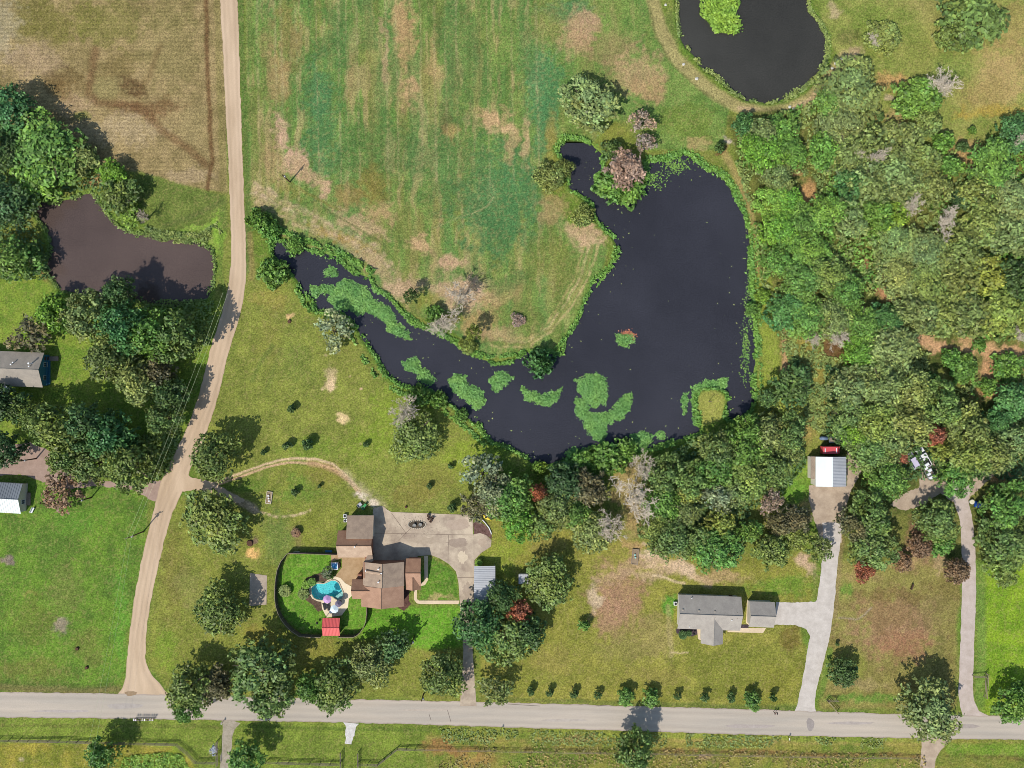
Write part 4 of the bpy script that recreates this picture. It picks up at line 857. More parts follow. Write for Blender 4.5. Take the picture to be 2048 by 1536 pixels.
SAP = [(583,817,8,'sapling nearest the lane on the lawn above the curved track'),(573,892,9,'sapling just above the middle of the curved track'),(614,890,11,'fullest sapling above the top of the curved track'),(526,905,6,'little sapling between the lone tree and the curved track'),(731,889,6,'thin sapling left of the half bare tree'),(902,933,6,'sapling on the lawn left of the central thicket'),(859,973,6,'sapling on the lawn below the half bare tree'),(589,984,7,'sapling inside the curved track right of the raised bed'),(639,972,4,'tiniest sapling inside the curved track'),(905,1015,9,'sapling at the top edge of the concrete pad'),(1675,1288,4,'small shrubby sapling at the left edge of the brown lot')]
for x_, y_, r_, lab_ in SAP: tree('tiny', x_, y_, r_, 'dark', lab_, max(1.6, r_ * .34), 'saplings scattered on the lawns')
# ================= LOW GROWTH: shore weeds, undergrowth, water weed =================
def in_poly(poly, x, y): return sdist(poly, x, y)
def leaf_obj(name, cen, nrm, size, pal, kind=None, label=None, cat=None, group=None, seed=1, tv=.3, asp=1.7):
    rs = np.random.default_rng(seed); V, F = cards(cen, nrm, size, rs, asp); n = len(cen)
    base = fbm(cen[:, 0] * 7.7 + 3000, cen[:, 1] * 7.7 + 3000, 16, seed + 5, 3)[:, None]
    tn = (rs.uniform(1 - tv, 1 + tv, (n, 1)) * (.75 + .5 * base)) * (1 + (base - .5) * np.array([[.35, 0, -.2]])); me = np_mesh(name, V, F, np.repeat(tn, 4, 0))
    o = obj(name, me, LEAF); rgb = alb(PAL[pal], 1.15); o.color = (*rgb, 1)
    return tag(o, label, cat, group, kind)
def to_world(px, py, z): return np.stack([(px - 1024) * S, (768 - py) * S, z], 1)
def up_n(n, rs, tilt=.55): return np.array([[0, 0, 1.0]]) + rs.normal(size=(n, 3)) * tilt
def shore(poly, seed, width=1.3, dens=7, pal='bushgreen', skip=()):
    rs = np.random.default_rng(seed); X = []; Y = []; Z = []
    for i in range(len(poly)):
        a, b_ = poly[i], poly[(i + 1) % len(poly)]; L = math.hypot(b_[0] - a[0], b_[1] - a[1]); n = int(L * dens)
        if n < 1: continue
        t = rs.random(n); nx_, ny_ = -(b_[1] - a[1]) / L, (b_[0] - a[0]) / L
        u = a[0] + (b_[0] - a[0]) * t; v = a[1] + (b_[1] - a[1]) * t
        amp = .25 + 1.9 * fbm(u, v, 34, seed + 1, 3) ** 1.6
        off = rs.normal(size=n) * amp * width / S * .55; X.append(u + nx_ * off); Y.append(v + ny_ * off)
    X = np.concatenate(X); Y = np.concatenate(Y); keep = fbm(X, Y, 22, seed + 9, 3) > .36
    for (x0, y0, x1, y1) in skip: keep &= ~((X > x0) & (X < x1) & (Y > y0) & (Y < y1))
    X, Y = X[keep], Y[keep]; n = len(X)
    d = sdist(poly, X, Y) * S; z = np.where(d > 0, WZ, np.maximum(WZ, 0)) + rs.uniform(.05, .5, n)
    return to_world(X, Y, z), up_n(n, rs), rs
c_, n_, rs_ = shore(POND, 301, .62, 5); leaf_obj('shore_weeds', c_, n_, .42, 'bushgreen', 'stuff', 'ragged green weeds along the shore of the big pond', seed=301)
c_, n_, rs_ = shore(POND_L, 302, .6, 3); leaf_obj('shore_weeds', c_, n_, .34, 'oak', 'stuff', 'weeds along the shore of the muddy pond', seed=302)
c_, n_, rs_ = shore(POND_N, 303, .6, 5); leaf_obj('shore_weeds', c_, n_, .38, 'olive', 'stuff', 'narrow weedy fringe round the grey pond under the dam', seed=303)
# the band of thicker growth on the bank of the long pond arm
def band(pts, w_, n, seed, zmax, size, pal, label, name='bank_thicket', kind='stuff', **k):
    rs = np.random.default_rng(seed); L = [math.hypot(q[0] - p[0], q[1] - p[1]) for p, q in zip(pts[:-1], pts[1:])]; tot = sum(L); X = []; Y = []
    for (p, q), l in zip(zip(pts[:-1], pts[1:]), L):
        m = int(n * l / tot); t = rs.random(m); off = np.clip(rs.normal(size=m), -1.8, 1.8) * w_ / 2.6
        X.append(p[0] + (q[0] - p[0]) * t - (q[1] - p[1]) / l * off); Y.append(p[1] + (q[1] - p[1]) * t + (q[0] - p[0]) / l * off)
    X = np.concatenate(X); Y = np.concatenate(Y); kp = fbm(X, Y, 18, seed, 2) > .34; X, Y = X[kp], Y[kp]
    h = zmax * (.2 + 1.1 * (fbm(X, Y, 12, seed + 3, 2) - .2)) * rs.uniform(.3, 1, len(X)); return leaf_obj(name, to_world(X, Y, np.maximum(h, .08) - .15), up_n(len(X), rs), size, pal, kind, label, seed=seed, **k)
band([(507,418),(540,448),(592,474),(642,491),(694,512),(748,545)], 8, 1900, 311, 1.4, .42, 'bushgreen', 'bright green thicket on the upper bank of the long pond arm')
band([(592,578),(615,618),(684,640),(712,695),(752,755),(796,784),(866,806),(926,851),(972,891)], 7, 1900, 312, 1.1, .42, 'fresh', 'leafy thicket on the lower bank of the long pond arm')
band([(790,610),(850,655),(900,680),(980,715),(1050,705),(1110,700),(1150,650),(1175,590),(1225,530)], 6, 1700, 313, .9, .40, 'bushgreen', 'green growth along the hay field side of the pond')
band([(1470,370),(1500,440),(1512,520),(1520,640),(1522,780)], 6, 700, 314, .7, .38, 'fresh', 'weeds on the grassy right bank of the big pond')
band([(1310,318),(1345,308),(1378,300),(1420,335),(1452,352),(1475,385)], 8, 900, 316, .8, .4, 'bushgreen', 'weeds on the top bank of the big pond')
band([(290,462),(340,475),(400,478),(440,455)], 16, 1800, 315, .9, .38, 'olive', 'weeds on the upper right bank of the muddy pond')
# undergrowth of the eastern wood
def thicket(poly, n, seed, pal, label, size=.5, zmax=1.6, thr=.42, cell=40):
    rs = np.random.default_rng(seed); px = [p[0] for p in poly]; py = [p[1] for p in poly]
    X = rs.uniform(min(px), max(px), n); Y = rs.uniform(min(py), max(py), n); k = (sdist(poly, X, Y) > 0) & (fbm(X, Y, cell, seed + 2, 3) > thr)
    for a in ((1885,352,20,36),(1935,312,20,24),(1616,388,14,30),(1772,592,18,14),(1870,685,40,18),(1985,700,66,15),(1978,745,22,34),(2035,720,12,36),(1990,785,40,14),(1672,690,22,20),(1930,690,20,14)): k &= ((X - a[0]) / a[2] / 1.25) ** 2 + ((Y - a[1]) / a[3] / 1.25) ** 2 > 1
    X, Y = X[k], Y[k]; z = zmax * np.clip(fbm(X, Y, 16, seed + 3, 3) * 1.6 - .3, .05, 1) * rs.uniform(.4, 1, len(X))
    return leaf_obj('undergrowth', to_world(X, Y, z + .05), up_n(len(X), rs, .5), size, pal, 'stuff', label, seed=seed)
EW = [(1478,250),(1560,225),(1640,200),(1760,250),(1880,310),(2000,270),(2090,235),(2090,900),(1960,800),(1800,740),(1700,720),(1650,665),(1560,660),(1520,560),(1500,420),(1470,330)]
thicket(EW, 46000, 321, 'olive', 'olive undergrowth between the crowns of the eastern wood')
thicket(EW, 30000, 322, 'fresh', 'green undergrowth in the gaps of the eastern wood', .55, 2.2, .5, 60)
thicket([(1560,655),(1670,650),(1690,760),(1660,800),(1650,870),(1610,850),(1600,740),(1565,720)], 6000, 323, 'olive', 'yellow olive scrub between pond bank and big lower wood', .42, .8, .36)
thicket([(1650,730),(1990,860),(2090,900),(2090,960),(1940,960),(1800,960),(1740,930),(1650,880)], 14000, 324, 'deep', 'dark undergrowth under the big lower wood', .5, 2.0, .3)
thicket([(1305,930),(1390,870),(1500,850),(1600,840),(1610,930),(1560,990),(1500,1020),(1480,1120),(1300,1100)], 11000, 325, 'dark', 'dark undergrowth under the middle wood', .5, 2.0, .3)
thicket([(-100,180),(50,240),(200,320),(250,440),(180,380),(90,390),(60,440),(90,490),(110,560),(-100,560)], 9000, 326, 'dark', 'undergrowth beneath the trees left of the muddy pond', .5, 1.8, .32)
thicket([(140,600),(430,600),(420,690),(330,720),(380,790),(340,960),(240,960),(250,880),(330,860),(290,780),(160,660)], 13000, 327, 'oak', 'undergrowth beneath the left grove along the lane', .5, 1.6, .34)
thicket([(860,1455),(1300,1466),(1880,1480),(1880,1496),(1300,1494),(860,1486)], 5000, 328, 'olive', 'rank green grass along the ditch south of the road', .34, .35, .47, 50)
thicket([(860,1488),(1300,1496),(1850,1508),(1850,1560),(860,1560)], 5000, 329, 'straw', 'dry weeds south of the ditch', .34, .45, .46, 60)
thicket([(250,1512),(330,1504),(365,1510),(390,1560),(230,1560)], 2600, 330, 'lime', 'rank meadow growth behind the pipe fence', .36, .5, .34, 40)
# mats of water weed lying on the pond: one thing each
def mat_weed(poly, label, pal='weed', dens=.6, seed=0, zmax=.45):
    rs = np.random.default_rng(400 + seed); px = [p[0] for p in poly]; py = [p[1] for p in poly]; A_ = (max(px) - min(px)) * (max(py) - min(py)); n = int(A_ * dens * 2.4)
    X = rs.uniform(min(px) - 4, max(px) + 4, n); Y = rs.uniform(min(py) - 4, max(py) + 4, n); d = sdist(poly, X, Y) + (fbm(X, Y, 10, 77, 3) - .5) * 15
    k = rs.random(n) < sm(-4, 4.5, d); X, Y = X[k], Y[k]; z = WZ + .03 + zmax * rs.random(len(X)) * sm(0, 8, d[k])
    o = leaf_obj('water_weed_mat', to_world(X, Y, z), up_n(len(X), rs, .38), .36, pal, None, label, 'water weed', 'mats of water weed on the big pond', 400 + seed, .22); return o
WM = [([(675,560),(700,558),(735,580),(745,600),(738,618),(715,628),(700,615),(680,622),(655,600),(665,585)],'largest weed mat in the upper part of the long pond arm'),
([(735,598),(760,606),(785,625),(792,640),(820,670),(818,676),(795,672),(775,660),(770,645),(745,628),(730,615)],'weed mat trailing right from the largest one in the pond arm'),
([(622,573),(650,570),(668,573),(668,585),(640,588),(634,598),(624,590)],'small ragged weed mat left of the largest one'),
([(646,540),(660,534),(674,542),(674,552),(650,552)],'smallest weed tuft in the upper pond arm'),
([(742,577),(756,570),(772,580),(768,588),(748,586)],'weed tuft against the upper bank of the pond arm'),
([(806,724),(830,716),(842,734),(870,757),(868,768),(855,768),(830,748),(808,736)],'slender weed mat lying along the lower bank of the pond arm'),
([(897,760),(912,749),(930,752),(935,772),(962,780),(972,800),(960,818),(945,815),(930,798),(905,785)],'weed mat shaped like a bean in the middle of the pond arm'),
([(978,760),(990,747),(1010,745),(1028,755),(1010,772),(992,782),(982,775)],'round weed mat between the bean shaped one and the willow shrub'),
([(1042,772),(1060,782),(1080,790),(1100,786),(1124,776),(1122,795),(1100,810),(1075,808),(1055,798)],'crescent weed mat just under the willow shrub'),
([(1152,760),(1175,752),(1190,747),(1215,758),(1218,785),(1210,805),(1190,815),(1172,806),(1165,790)],'upper round end of the S shaped weed mat with brown heart'),
([(1152,800),(1172,795),(1178,815),(1172,828),(1186,828),(1210,828),(1238,808),(1248,790),(1262,785),(1262,808),(1248,830),(1228,845),(1212,848),(1210,870),(1204,884),(1190,878),(1168,856),(1165,840),(1152,820)],'hooked lower part of the S shaped weed mat'),
([(1130,905),(1150,897),(1170,900),(1178,915),(1150,925),(1135,922)],'weed mat left of the shrub on the southern bay'),
([(1262,870),(1285,864),(1305,872),(1305,888),(1280,898),(1262,895)],'weed mat off the southern bay near the white bare tree'),
([(1312,868),(1325,866),(1333,874),(1318,878)],'tiny weed tuft right of the bay mat'),
([(1385,775),(1395,768),(1430,762),(1455,758),(1450,775),(1400,786),(1392,810),(1394,850),(1388,845),(1384,800)],'weed fringe capping the grassy point'),
([(1365,800),(1370,788),(1378,785),(1374,800),(1372,825),(1366,830)],'thin vertical weed wisp left of the grassy point'),
([(1234,670),(1262,670),(1270,685),(1255,692),(1238,688)],'lone weed clump round the red patch in open water')]
for q, (pl_, lb_) in enumerate(WM): mat_weed(pl_, lb_, seed=q)
c_ = leaf_obj('red_water_plant', to_world(*(lambda r: (1255 + r.normal(size=500) * 7, 672 + r.normal(size=500) * 4.5, np.full(500, WZ + .05)))(np.random.default_rng(5))), up_n(500, np.random.default_rng(6), .2), .3, 'rust', None, 'reddish plant patch floating alone in the open pond', 'water plant', seed=9)
rs = np.random.default_rng(55); X = rs.uniform(560, 1510, 2600); Y = rs.uniform(310, 920, 2600); d = sdist(POND, X, Y)
k = (d > 2) & (rs.random(2600) < np.exp(-d / 26) * .8 + .004) ; c_ = leaf_obj('floating_leaves', to_world(X[k], Y[k], np.full(k.sum(), WZ + .02)), up_n(k.sum(), rs, .08), .26, 'sage', 'stuff', 'pale specks of floating leaves scattered on the big pond', seed=56)
for j, (u, v) in enumerate(((1352,330),(1300,360),(1500,600),(1492,700))):
    n = 260; X = u + rs.normal(size=n) * (16 if j < 2 else 5); Y = v + rs.normal(size=n) * (9 if j < 2 else 34); d = sdist(POND, X, Y); k = d > 2
    leaf_obj('floating_weed', to_world(X[k], Y[k], np.full(k.sum(), WZ + .04)), up_n(k.sum(), rs, .15), .3, 'fresh', 'stuff', ['scatter of floating weed below the top bank of the big pond','scatter of floating weed right of the pinkish tree point','upper string of floating weed off the big pond\'s right bank','lower string of floating weed off the big pond\'s right bank'][j], seed=60 + j)
n = 3600; X = 1440 + rs.normal(size=n) * 22; Y = 30 + rs.normal(size=n) * 26; PI_ = [(1398,-40),(1490,-40),(1480,10),(1470,25),(1490,55),(1486,72),(1465,68),(1430,66),(1418,45),(1400,30)]; k = sdist(PI_, X, Y) > 0
leaf_obj('weed_island', to_world(X[k], Y[k], WZ + rs.uniform(.1, 1.0, k.sum())), up_n(k.sum(), rs, .6), .5, 'lime', None, 'bright spiky weed island cut by the top edge in the grey pond', 'plant island', seed=70)
# ================= BUILDINGS =================
def shingle(name, c, c2):
    m = surf(name, c, c2, .6, .12, None, .3); return m
SH_N = shingle('brown_grey_shingle', (174,152,130), (152,132,114)); SH_S = shingle('red_brown_shingle', (184,146,120), (166,130,106)); SH_D = shingle('shaded_dark_red_shingle', (166,128,102), (148,112,90)); SH_P = shingle('pale_brown_shingle', (196,170,144), (178,152,128))  # dark red colour holds shade of north and east slopes; grey, an exposure step
SH_G = shingle('grey_shingle', (174,166,154), (160,152,142)); SH_B = shingle('grey_brown_shingle', (166,156,142), (150,142,130))
METAL = M('galvanised_metal', (188,189,190), .5, .06, 2, 0, .15); METALW = M('white_metal_roof', (232,238,232), .5, .04, 1, 0, 0); METALD = M('grey_metal_roof', (150,154,156), .45, .1, 1, 0, .3); REDM = M('red_metal_roof', (226,104,100), .45, .05, 1)
BRICK = M('brick_wall', (158,110,88), .9, .2, 6); SIDING = M('cream_siding', (214,206,190), .8, .06, 3); TRIM = M('white_trim', (236,234,228), .6, .04, 3); GLASSM = M('window_glass', (70,84,96), .08, .1, 1, spec=.8)
DARKW = M('dark_wood', (92,70,56), .8, .2, 5); WOOD = M('grey_wood', (150,134,116), .85, .2, 5); TEAL_ = M('blue_paint', (56,118,150), .6, .1, 3); STEEL = M('steel', (170,172,174), .4, .08, 3, 0, .6); BLACK = M('black_rubber', (38,38,40), .7, .1, 4); WHITE = M('white_paint', (236,236,234), .35, .03, 3)
def gable(root, x0, y0, x1, y1, ze, zr, axis, rmats, wall=BRICK, over=.45, name='roof', rz=0.0, ribs=0, wallin=True, rshift=0.0):
    """one gabled wing; corners are the eaves' outline in photo px, ridge along 'x' or 'y'"""
    a, b_ = W(x0, y0, ze), W(x1, y1, ze); cx, cy = (a.x + b_.x) / 2, (a.y + b_.y) / 2; hx, hy = abs(b_.x - a.x) / 2, abs(b_.y - a.y) / 2
    rot = Matrix.Rotation(rz, 4, 'Z'); T = lambda x, y, z: Vector((cx, cy, 0)) + rot @ Vector((x, y, 0)) + Vector((0, 0, z))
    th = .14
    for sgn, mt in ((1, rmats[0]), (-1, rmats[-1])):
        m = MB()
        if axis == 'x': q = [(-hx, rshift, zr), (hx, rshift, zr), (hx, sgn * hy, ze), (-hx, sgn * hy, ze)]
        else: q = [(rshift, -hy, zr), (rshift, hy, zr), (sgn * hx, hy, ze), (sgn * hx, -hy, ze)]
        P = [T(*p) for p in q]; P2 = [p - Vector((0, 0, th)) for p in P]
        f = [(0,1,2,3),(7,6,5,4),(0,4,5,1),(1,5,6,2),(2,6,7,3),(3,7,4,0)]
        if (P[1] - P[0]).cross(P[2] - P[0]).z < 0: f = [t_[::-1] for t_ in f]
        m.add(P + P2, f)
        if ribs:
            n = int(2 * (hx if axis == 'x' else hy) / ribs)
            for i in range(n + 1):
                s_ = i / n; u, v = P[0].lerp(P[1], s_), P[3].lerp(P[2], s_); up = Vector((0, 0, .05)); m.tube(u + up * .6, v + up * .6, .045, .045, 4)
        m.build(name, mt, root)
    d = Vector((0, 0, .03)); m = MB()
    if axis == 'x': m.tube(T(-hx, rshift, zr) + d, T(hx, rshift, zr) + d, .10, .10, 6)
    else: m.tube(T(rshift, -hy, zr) + d, T(rshift, hy, zr) + d, .10, .10, 6)
    m.build('ridge_cap', rmats[0], root)
    if wallin:
        wx_, wy_ = hx - over, hy - over; m = MB(); k = (1 - over / (hy if axis == 'x' else hx)); zt = ze + (zr - ze) * (1 - k) - th * 1.6
        vs = [T(x, y, z) for z in (-.1, zt) for x, y in ((-wx_, -wy_), (wx_, -wy_), (wx_, wy_), (-wx_, wy_))]
        gp = [T(-wx_, rshift, zr - th * 1.8), T(wx_, rshift, zr - th * 1.8)] if axis == 'x' else [T(rshift, -wy_, zr - th * 1.8), T(rshift, wy_, zr - th * 1.8)]
        fs = [(0,1,5,4),(1,2,6,5),(2,3,7,6),(3,0,4,7),(3,2,1,0)] + ([(4,8,7),(5,6,9),(4,5,9,8),(7,8,9,6)] if axis == 'x' else [(4,5,8),(7,9,6),(4,8,9,7),(5,6,9,8)])
        m.add(vs + gp, fs).build('wall', wall, root)
    return T, hx, hy
def window(root, T, x, y, z, w_, h, side):
    """framed window standing 3 cm proud of a wall; side = 'n','s','e','w'"""
    def bx(m, a0, a1, z0, z1, d0, d1):
        s_ = 1 if side in 'ne' else -1
        if side in 'ns': pts = [T(x + u, y + s_ * v, zz) for zz in (z0, z1) for u, v in ((a0, d0), (a1, d0), (a1, d1), (a0, d1))]
        else: pts = [T(x + s_ * v, y + u, zz) for zz in (z0, z1) for u, v in ((a0, d0), (a1, d0), (a1, d1), (a0, d1))]
        m.add(pts, [(3, 2, 1, 0), (4, 5, 6, 7), (0, 1, 5, 4), (1, 2, 6, 5), (2, 3, 7, 6), (3, 0, 4, 7)])
    m = MB(); bx(m, -w_/2-.08, w_/2+.08, z+h, z+h+.08, .003, .06); bx(m, -w_/2-.1, w_/2+.1, z-.1, z, .003, .09); bx(m, -w_/2-.08, -w_/2, z, z+h, .003, .06); bx(m, w_/2, w_/2+.08, z, z+h, .003, .06); bx(m, -.02, .02, z, z+h, .003, .05)
    f = m.build('window', TRIM, root); m = MB(); bx(m, -w_/2, w_/2, z, z+h, .004, .03); m.build('pane', GLASSM, f)
def door(root, T, x, y, side, mt=DARKW):
    s_ = 1 if side in 'ne' else -1; m = MB()
    pts = [(T(x + u, y + s_ * v, zz) if side in 'ns' else T(x + s_ * v, y + u, zz)) for zz in (0, 2.05) for u, v in ((-.46, .003), (.46, .003), (.46, .06), (-.46, .06))]
    m.add(pts, [(3, 2, 1, 0), (4, 5, 6, 7), (0, 1, 5, 4), (1, 2, 6, 5), (2, 3, 7, 6), (3, 0, 4, 7)]); d = m.build('door', mt, root)
    p = T(x + .36, y + s_ * .09, 1.0) if side in 'ns' else T(x + s_ * .09, y + .36, 1.0); MB().lathe(p, [(.04, -.04), (.05, 0), (.03, .04)], 8).build('handle', STEEL, d)
def vent(root, px, py, z, r=.12, h=.45): p = W(px, py, z); MB().lathe(p, [(r * 1.6, -.12), (r, -.05), (r, h), (r * 1.5, h + .02), (r * 1.5, h + .12)], 10).build('roof_vent', WHITE, root)
# ---- the brown roofed house with its wings ----
H1 = empty('house', W(760, 1165)); H1.location = (0, 0, 0)
tag(H1, 'brown roofed brick house with several wings beside the turquoise pool', 'house')
T, hx, hy = gable(H1, 726, 1124, 808.3, 1172, 4.0, 6.2, 'y', (SH_N, SH_N), over=.5)
for y in (-1.5, 1.5): window(H1, T, hx - .5, y, 1.0, 1.3, 1.2, 'e')
T, hx, hy = gable(H1, 722.5, 1172, 807.5, 1213, 3.96, 6.15, 'y', (SH_S, SH_S), over=.5)
for x in (-2.6, 2.6): window(H1, T, x, -hy + .5, 1.0, 1.5, 1.3, 's')
window(H1, T, hx - .5, 0, 1.0, 1.4, 1.2, 'e'); door(H1, T, hx - .5, 1.9, 'e')
T, hx, hy = gable(H1, 704.5, 1158.7, 742, 1198, 3.3, 4.9, 'x', (SH_D, SH_S), over=.45); window(H1, T, -hx + .45, 1.1, 1.0, 1.3, 1.2, 'w'); window(H1, T, 0, -hy + .45, 1.0, 1.6, 1.2, 's')  # north slope takes the darker shingle copy, its shade put into the colour
T, hx, hy = gable(H1, 812, 1117, 842, 1172, 3.2, 4.4, 'x', (SH_D, SH_S), over=.4, rshift=.05); window(H1, T, hx - .4, -1.2, 1.0, 1.3, 1.2, 'e')
T, hx, hy = gable(H1, 811, 1154, 841.5, 1179, 3.05, 4.2, 'y', (SH_D, SH_S), over=.4); window(H1, T, 0, -hy + .4, 1.0, 1.3, 1.2, 's')
T, hx, hy = gable(H1, 676, 1061, 745.5, 1115, 2.9, 5.1, 'x', (SH_D, SH_P), over=.4)
for x in (-2.6, 0, 2.6): window(H1, T, x, -hy + .4, 1.0, 1.2, 1.2, 's')
door(H1, T, 3.9, -hy + .4, 's'); MB().box(-4.3, -.02, .0, -1.1, .05, 2.2).build('garage_door', TRIM, H1).location = W(742, 1061) + Vector((0, -.7, 0))
# low shed dormer over the north half
a, b_ = W(694.5, 1031, 3.0), W(747.5, 1075.5, 3.0); m = MB(); zA, zB = 2.95, 4.55
m.add([(a.x, b_.y, zB), (b_.x, b_.y, zB), (b_.x, a.y, zA), (a.x, a.y, zA)] + [(a.x, b_.y, zB - .15), (b_.x, b_.y, zB - .15), (b_.x, a.y, zA - .15), (a.x, a.y, zA - .15)], [(0,1,2,3),(7,6,5,4),(0,4,5,1),(1,5,6,2),(2,6,7,3),(3,7,4,0)]); m.build('porch_roof', SH_N, H1)
m = MB(); m.add([(a.x + .4, b_.y, 0), (b_.x - .4, b_.y, 0), (b_.x - .4, a.y - .4, 0), (a.x + .4, a.y - .4, 0), (a.x + .4, b_.y, zB - .2), (b_.x - .4, b_.y, zB - .2), (b_.x - .4, a.y - .4, zA - .1), (a.x + .4, a.y - .4, zA - .1)], [(3,2,1,0),(0,1,5,4),(1,2,6,5),(2,3,7,6),(3,0,4,7)]).build('wall', SIDING, H1)
# link between the wings, small valley roof
a, b_ = W(728, 1106, 3.1), W(748, 1124, 3.1); MB().add([(a.x, b_.y, 3.9), (b_.x, b_.y + .4, 3.9), (b_.x - .5, a.y, 3.2), (a.x + 1.4, a.y + .2, 3.2)] , [(0,1,2,3)]).add([(a.x, b_.y, 3.75), (b_.x, b_.y + .4, 3.75), (b_.x - .5, a.y, 3.05), (a.x + 1.4, a.y + .2, 3.05)], [(3,2,1,0)]).build('link_roof', SH_N, H1)
a, b_ = W(732, 1108, 0), W(745, 1124, 0); MB().box(a.x + .3, b_.y, 0, b_.x, a.y, 3.05).build('wall', BRICK, H1)
# entry porch slab roof in shade east of the main ridge and steps north
a, b_ = W(808, 1119, 2.9), W(817, 1160, 2.9); MB().box(a.x + .05, b_.y, 2.75, b_.x, a.y, 2.88).build('porch_roof', SH_D, H1)
for px, py, z in ((757, 1138, 6.0), (763, 1146, 6.05), (757, 1164, 6.0), (732, 1141, 4.4), (710, 1093, 5.0)): vent(H1, px, py, z)
m = MB(); p = W(757, 1146, 5.9); m.tube(W(733, 1143, 4.75), W(761, 1147, 6.05), .35, .35, 6); m.build('ridge_vent', SH_P, H1)
a, b_ = W(727, 1124, 4.05), W(733, 1156, 4.05); MB().box(a.x, b_.y, 4.0, b_.x, a.y, 4.25).build('roof_edge', SH_D, H1)
for y_ in (1142, 1150): 
    p = W(838, y_, 3.3); MB().box(p.x - .5, p.y - .42, 2.9, p.x + .35, p.y + .42, 3.75).build('dormer_vent', WHITE, H1)
a = W(719, 1144); b_ = W(727, 1157); MB().box(a.x, b_.y, 0, b_.x, a.y, 2.4).build('chimney', BRICK, H1)
for i in range(4): MB().tube(W(731 + i * 5, 1119, 0), W(731 + i * 5, 1119, 0) + Vector((0, 0, 2.5)), .06).build('post', WHITE, H1) if i % 2 else None
# ---- grey roofed house and its garage ----
RZ = R_(-2.0)
H2 = empty('house', (0, 0, 0)); tag(H2, 'house with a wide grey shingle roof and front gable on the straw coloured lawn', 'house')
T, hx, hy = gable(H2, 1356, 1191.5, 1481.5, 1259.5, 2.7, 4.6, 'x', (SH_G, SH_G), SIDING, .45, rz=RZ)
for x in (-6.5, -3.6, 4.5, 6.6): window(H2, T, x, -hy + .45, 1.0, 1.1, 1.2, 's')
for x in (-5, -1, 3): window(H2, T, x, hy - .45, 1.0, 1.2, 1.2, 'n')
door(H2, T, -1.5, -hy + .45, 's'); door(H2, T, 6, hy - .45, 'n')
T, hx, hy = gable(H2, 1402.5, 1232, 1446.5, 1287.5, 2.66, 4.15, 'y', (SH_G, SH_G), SIDING, .45, rz=RZ); window(H2, T, 0, -hy + .45, .9, 1.8, 1.4, 's')
for u, v in ((366, 1220.5), (398, 1222), (430, 1223.7), (475, 1227), (366, 1229.5), (399, 1231.5), (430, 1233.5), (474, 1235.5)): p = W(1000 + u, v, 4.2); MB().lathe(p, [(.34, -.1), (.34, .04), (.2, .14)], 10).build('roof_vent', SH_B, H2)
for u, v in ((383, 1196), (378, 1253), (463, 1240)): vent(H2, 1000 + u, v, 3.0 if v != 1240 else 4.0, .08, .25)
a = W(1352, 1194, 2.6); b_ = W(1349, 1256, 2.6)
H3 = empty('garage', (0, 0, 0)); tag(H3, 'small garage with a grey shingle roof between the grey house and the driveway', 'garage')
T, hx, hy = gable(H3, 1498, 1203.5, 1548.5, 1254.5, 2.7, 4.2, 'x', (SH_G, SH_G), SIDING, .4, rz=RZ)
m = MB(); m.box(0, -2.2, 0, .06, 2.2, 2.2); g = m.build('garage_door', TRIM, H3); g.location = T(hx - .395, 0, 0); g.rotation_euler = (0, 0, RZ); window(H3, T, 0, -hy + .4, 1.1, 1.0, 1.0, 's')
# ---- left houses ----
H4 = empty('house', (0, 0, 0)); tag(H4, 'brown grey roofed house with blue porch cut by the left edge', 'house')
T, hx, hy = gable(H4, -90, 702, 87, 771.5, 2.9, 4.9, 'x', (SH_B, SH_B), TEAL_, .45, rz=R_(-2.2))
for y in (-2, 1.4): window(H4, T, hx - .45, y, .9, 1.0, 1.3, 'e')
door(H4, T, hx - .45, 3.0, 'e', DARKW)
a = W(88, 714); b_ = W(101, 769); MB().box(a.x + .1, b_.y, .0, b_.x, a.y, .45).build('porch_deck', TEAL_, H4)
m = MB()
for i in range(9): m.box(b_.x - .08, b_.y + i * (a.y - b_.y) / 8 - .04, .45, b_.x, b_.y + i * (a.y - b_.y) / 8 + .04, 1.4)
m.box(b_.x - .09, b_.y, 1.4, b_.x + .02, a.y, 1.5); m.build('railing', TEAL_, H4)
m = MB(); a, b_ = W(101, 713), W(118, 722); m.box(a.x, b_.y, .0, b_.x, a.y, .42); m.build('ramp', WOOD, H4)
vent(H4, 63, 727, 4.3, .16, 1.1); vent(H4, 60, 733, 4.4); vent(H4, 24, 729, 4.3); vent(H4, 28, 725, 4.2)
H4b = empty('carport', (0, 0, 0)); tag(H4b, 'white metal porch roof cut by the left edge under the brown grey roof', 'porch roof')
a, b_ = W(-60, 768, 2.4), W(21, 785, 2.4); m = MB().box(a.x, b_.y, 2.32, b_.x, a.y, 2.42)
m.build('roof', METALW, H4b); [MB().tube((b_.x - .2 - i * 3, b_.y + .2, 0), (b_.x - .2 - i * 3, b_.y + .2, 2.32), .06).build('post', WHITE, H4b) for i in range(3)]
H5 = empty('house', (0, 0, 0)); tag(H5, 'house with half grey half white metal roof at the left edge below the dirt yard', 'house')
T, hx, hy = gable(H5, -70, 964, 43.5, 1024, 2.5, 3.9, 'x', (METALD, METALW), SIDING, .3, rz=R_(-3.5), ribs=.6); window(H5, T, hx - .3, -1, .9, 1.0, 1.2, 'e')
a, b_ = W(43, 985), W(62, 1018); MB().box(a.x, b_.y + 1, 0, b_.x, a.y, .3).build('deck', WOOD, H5)
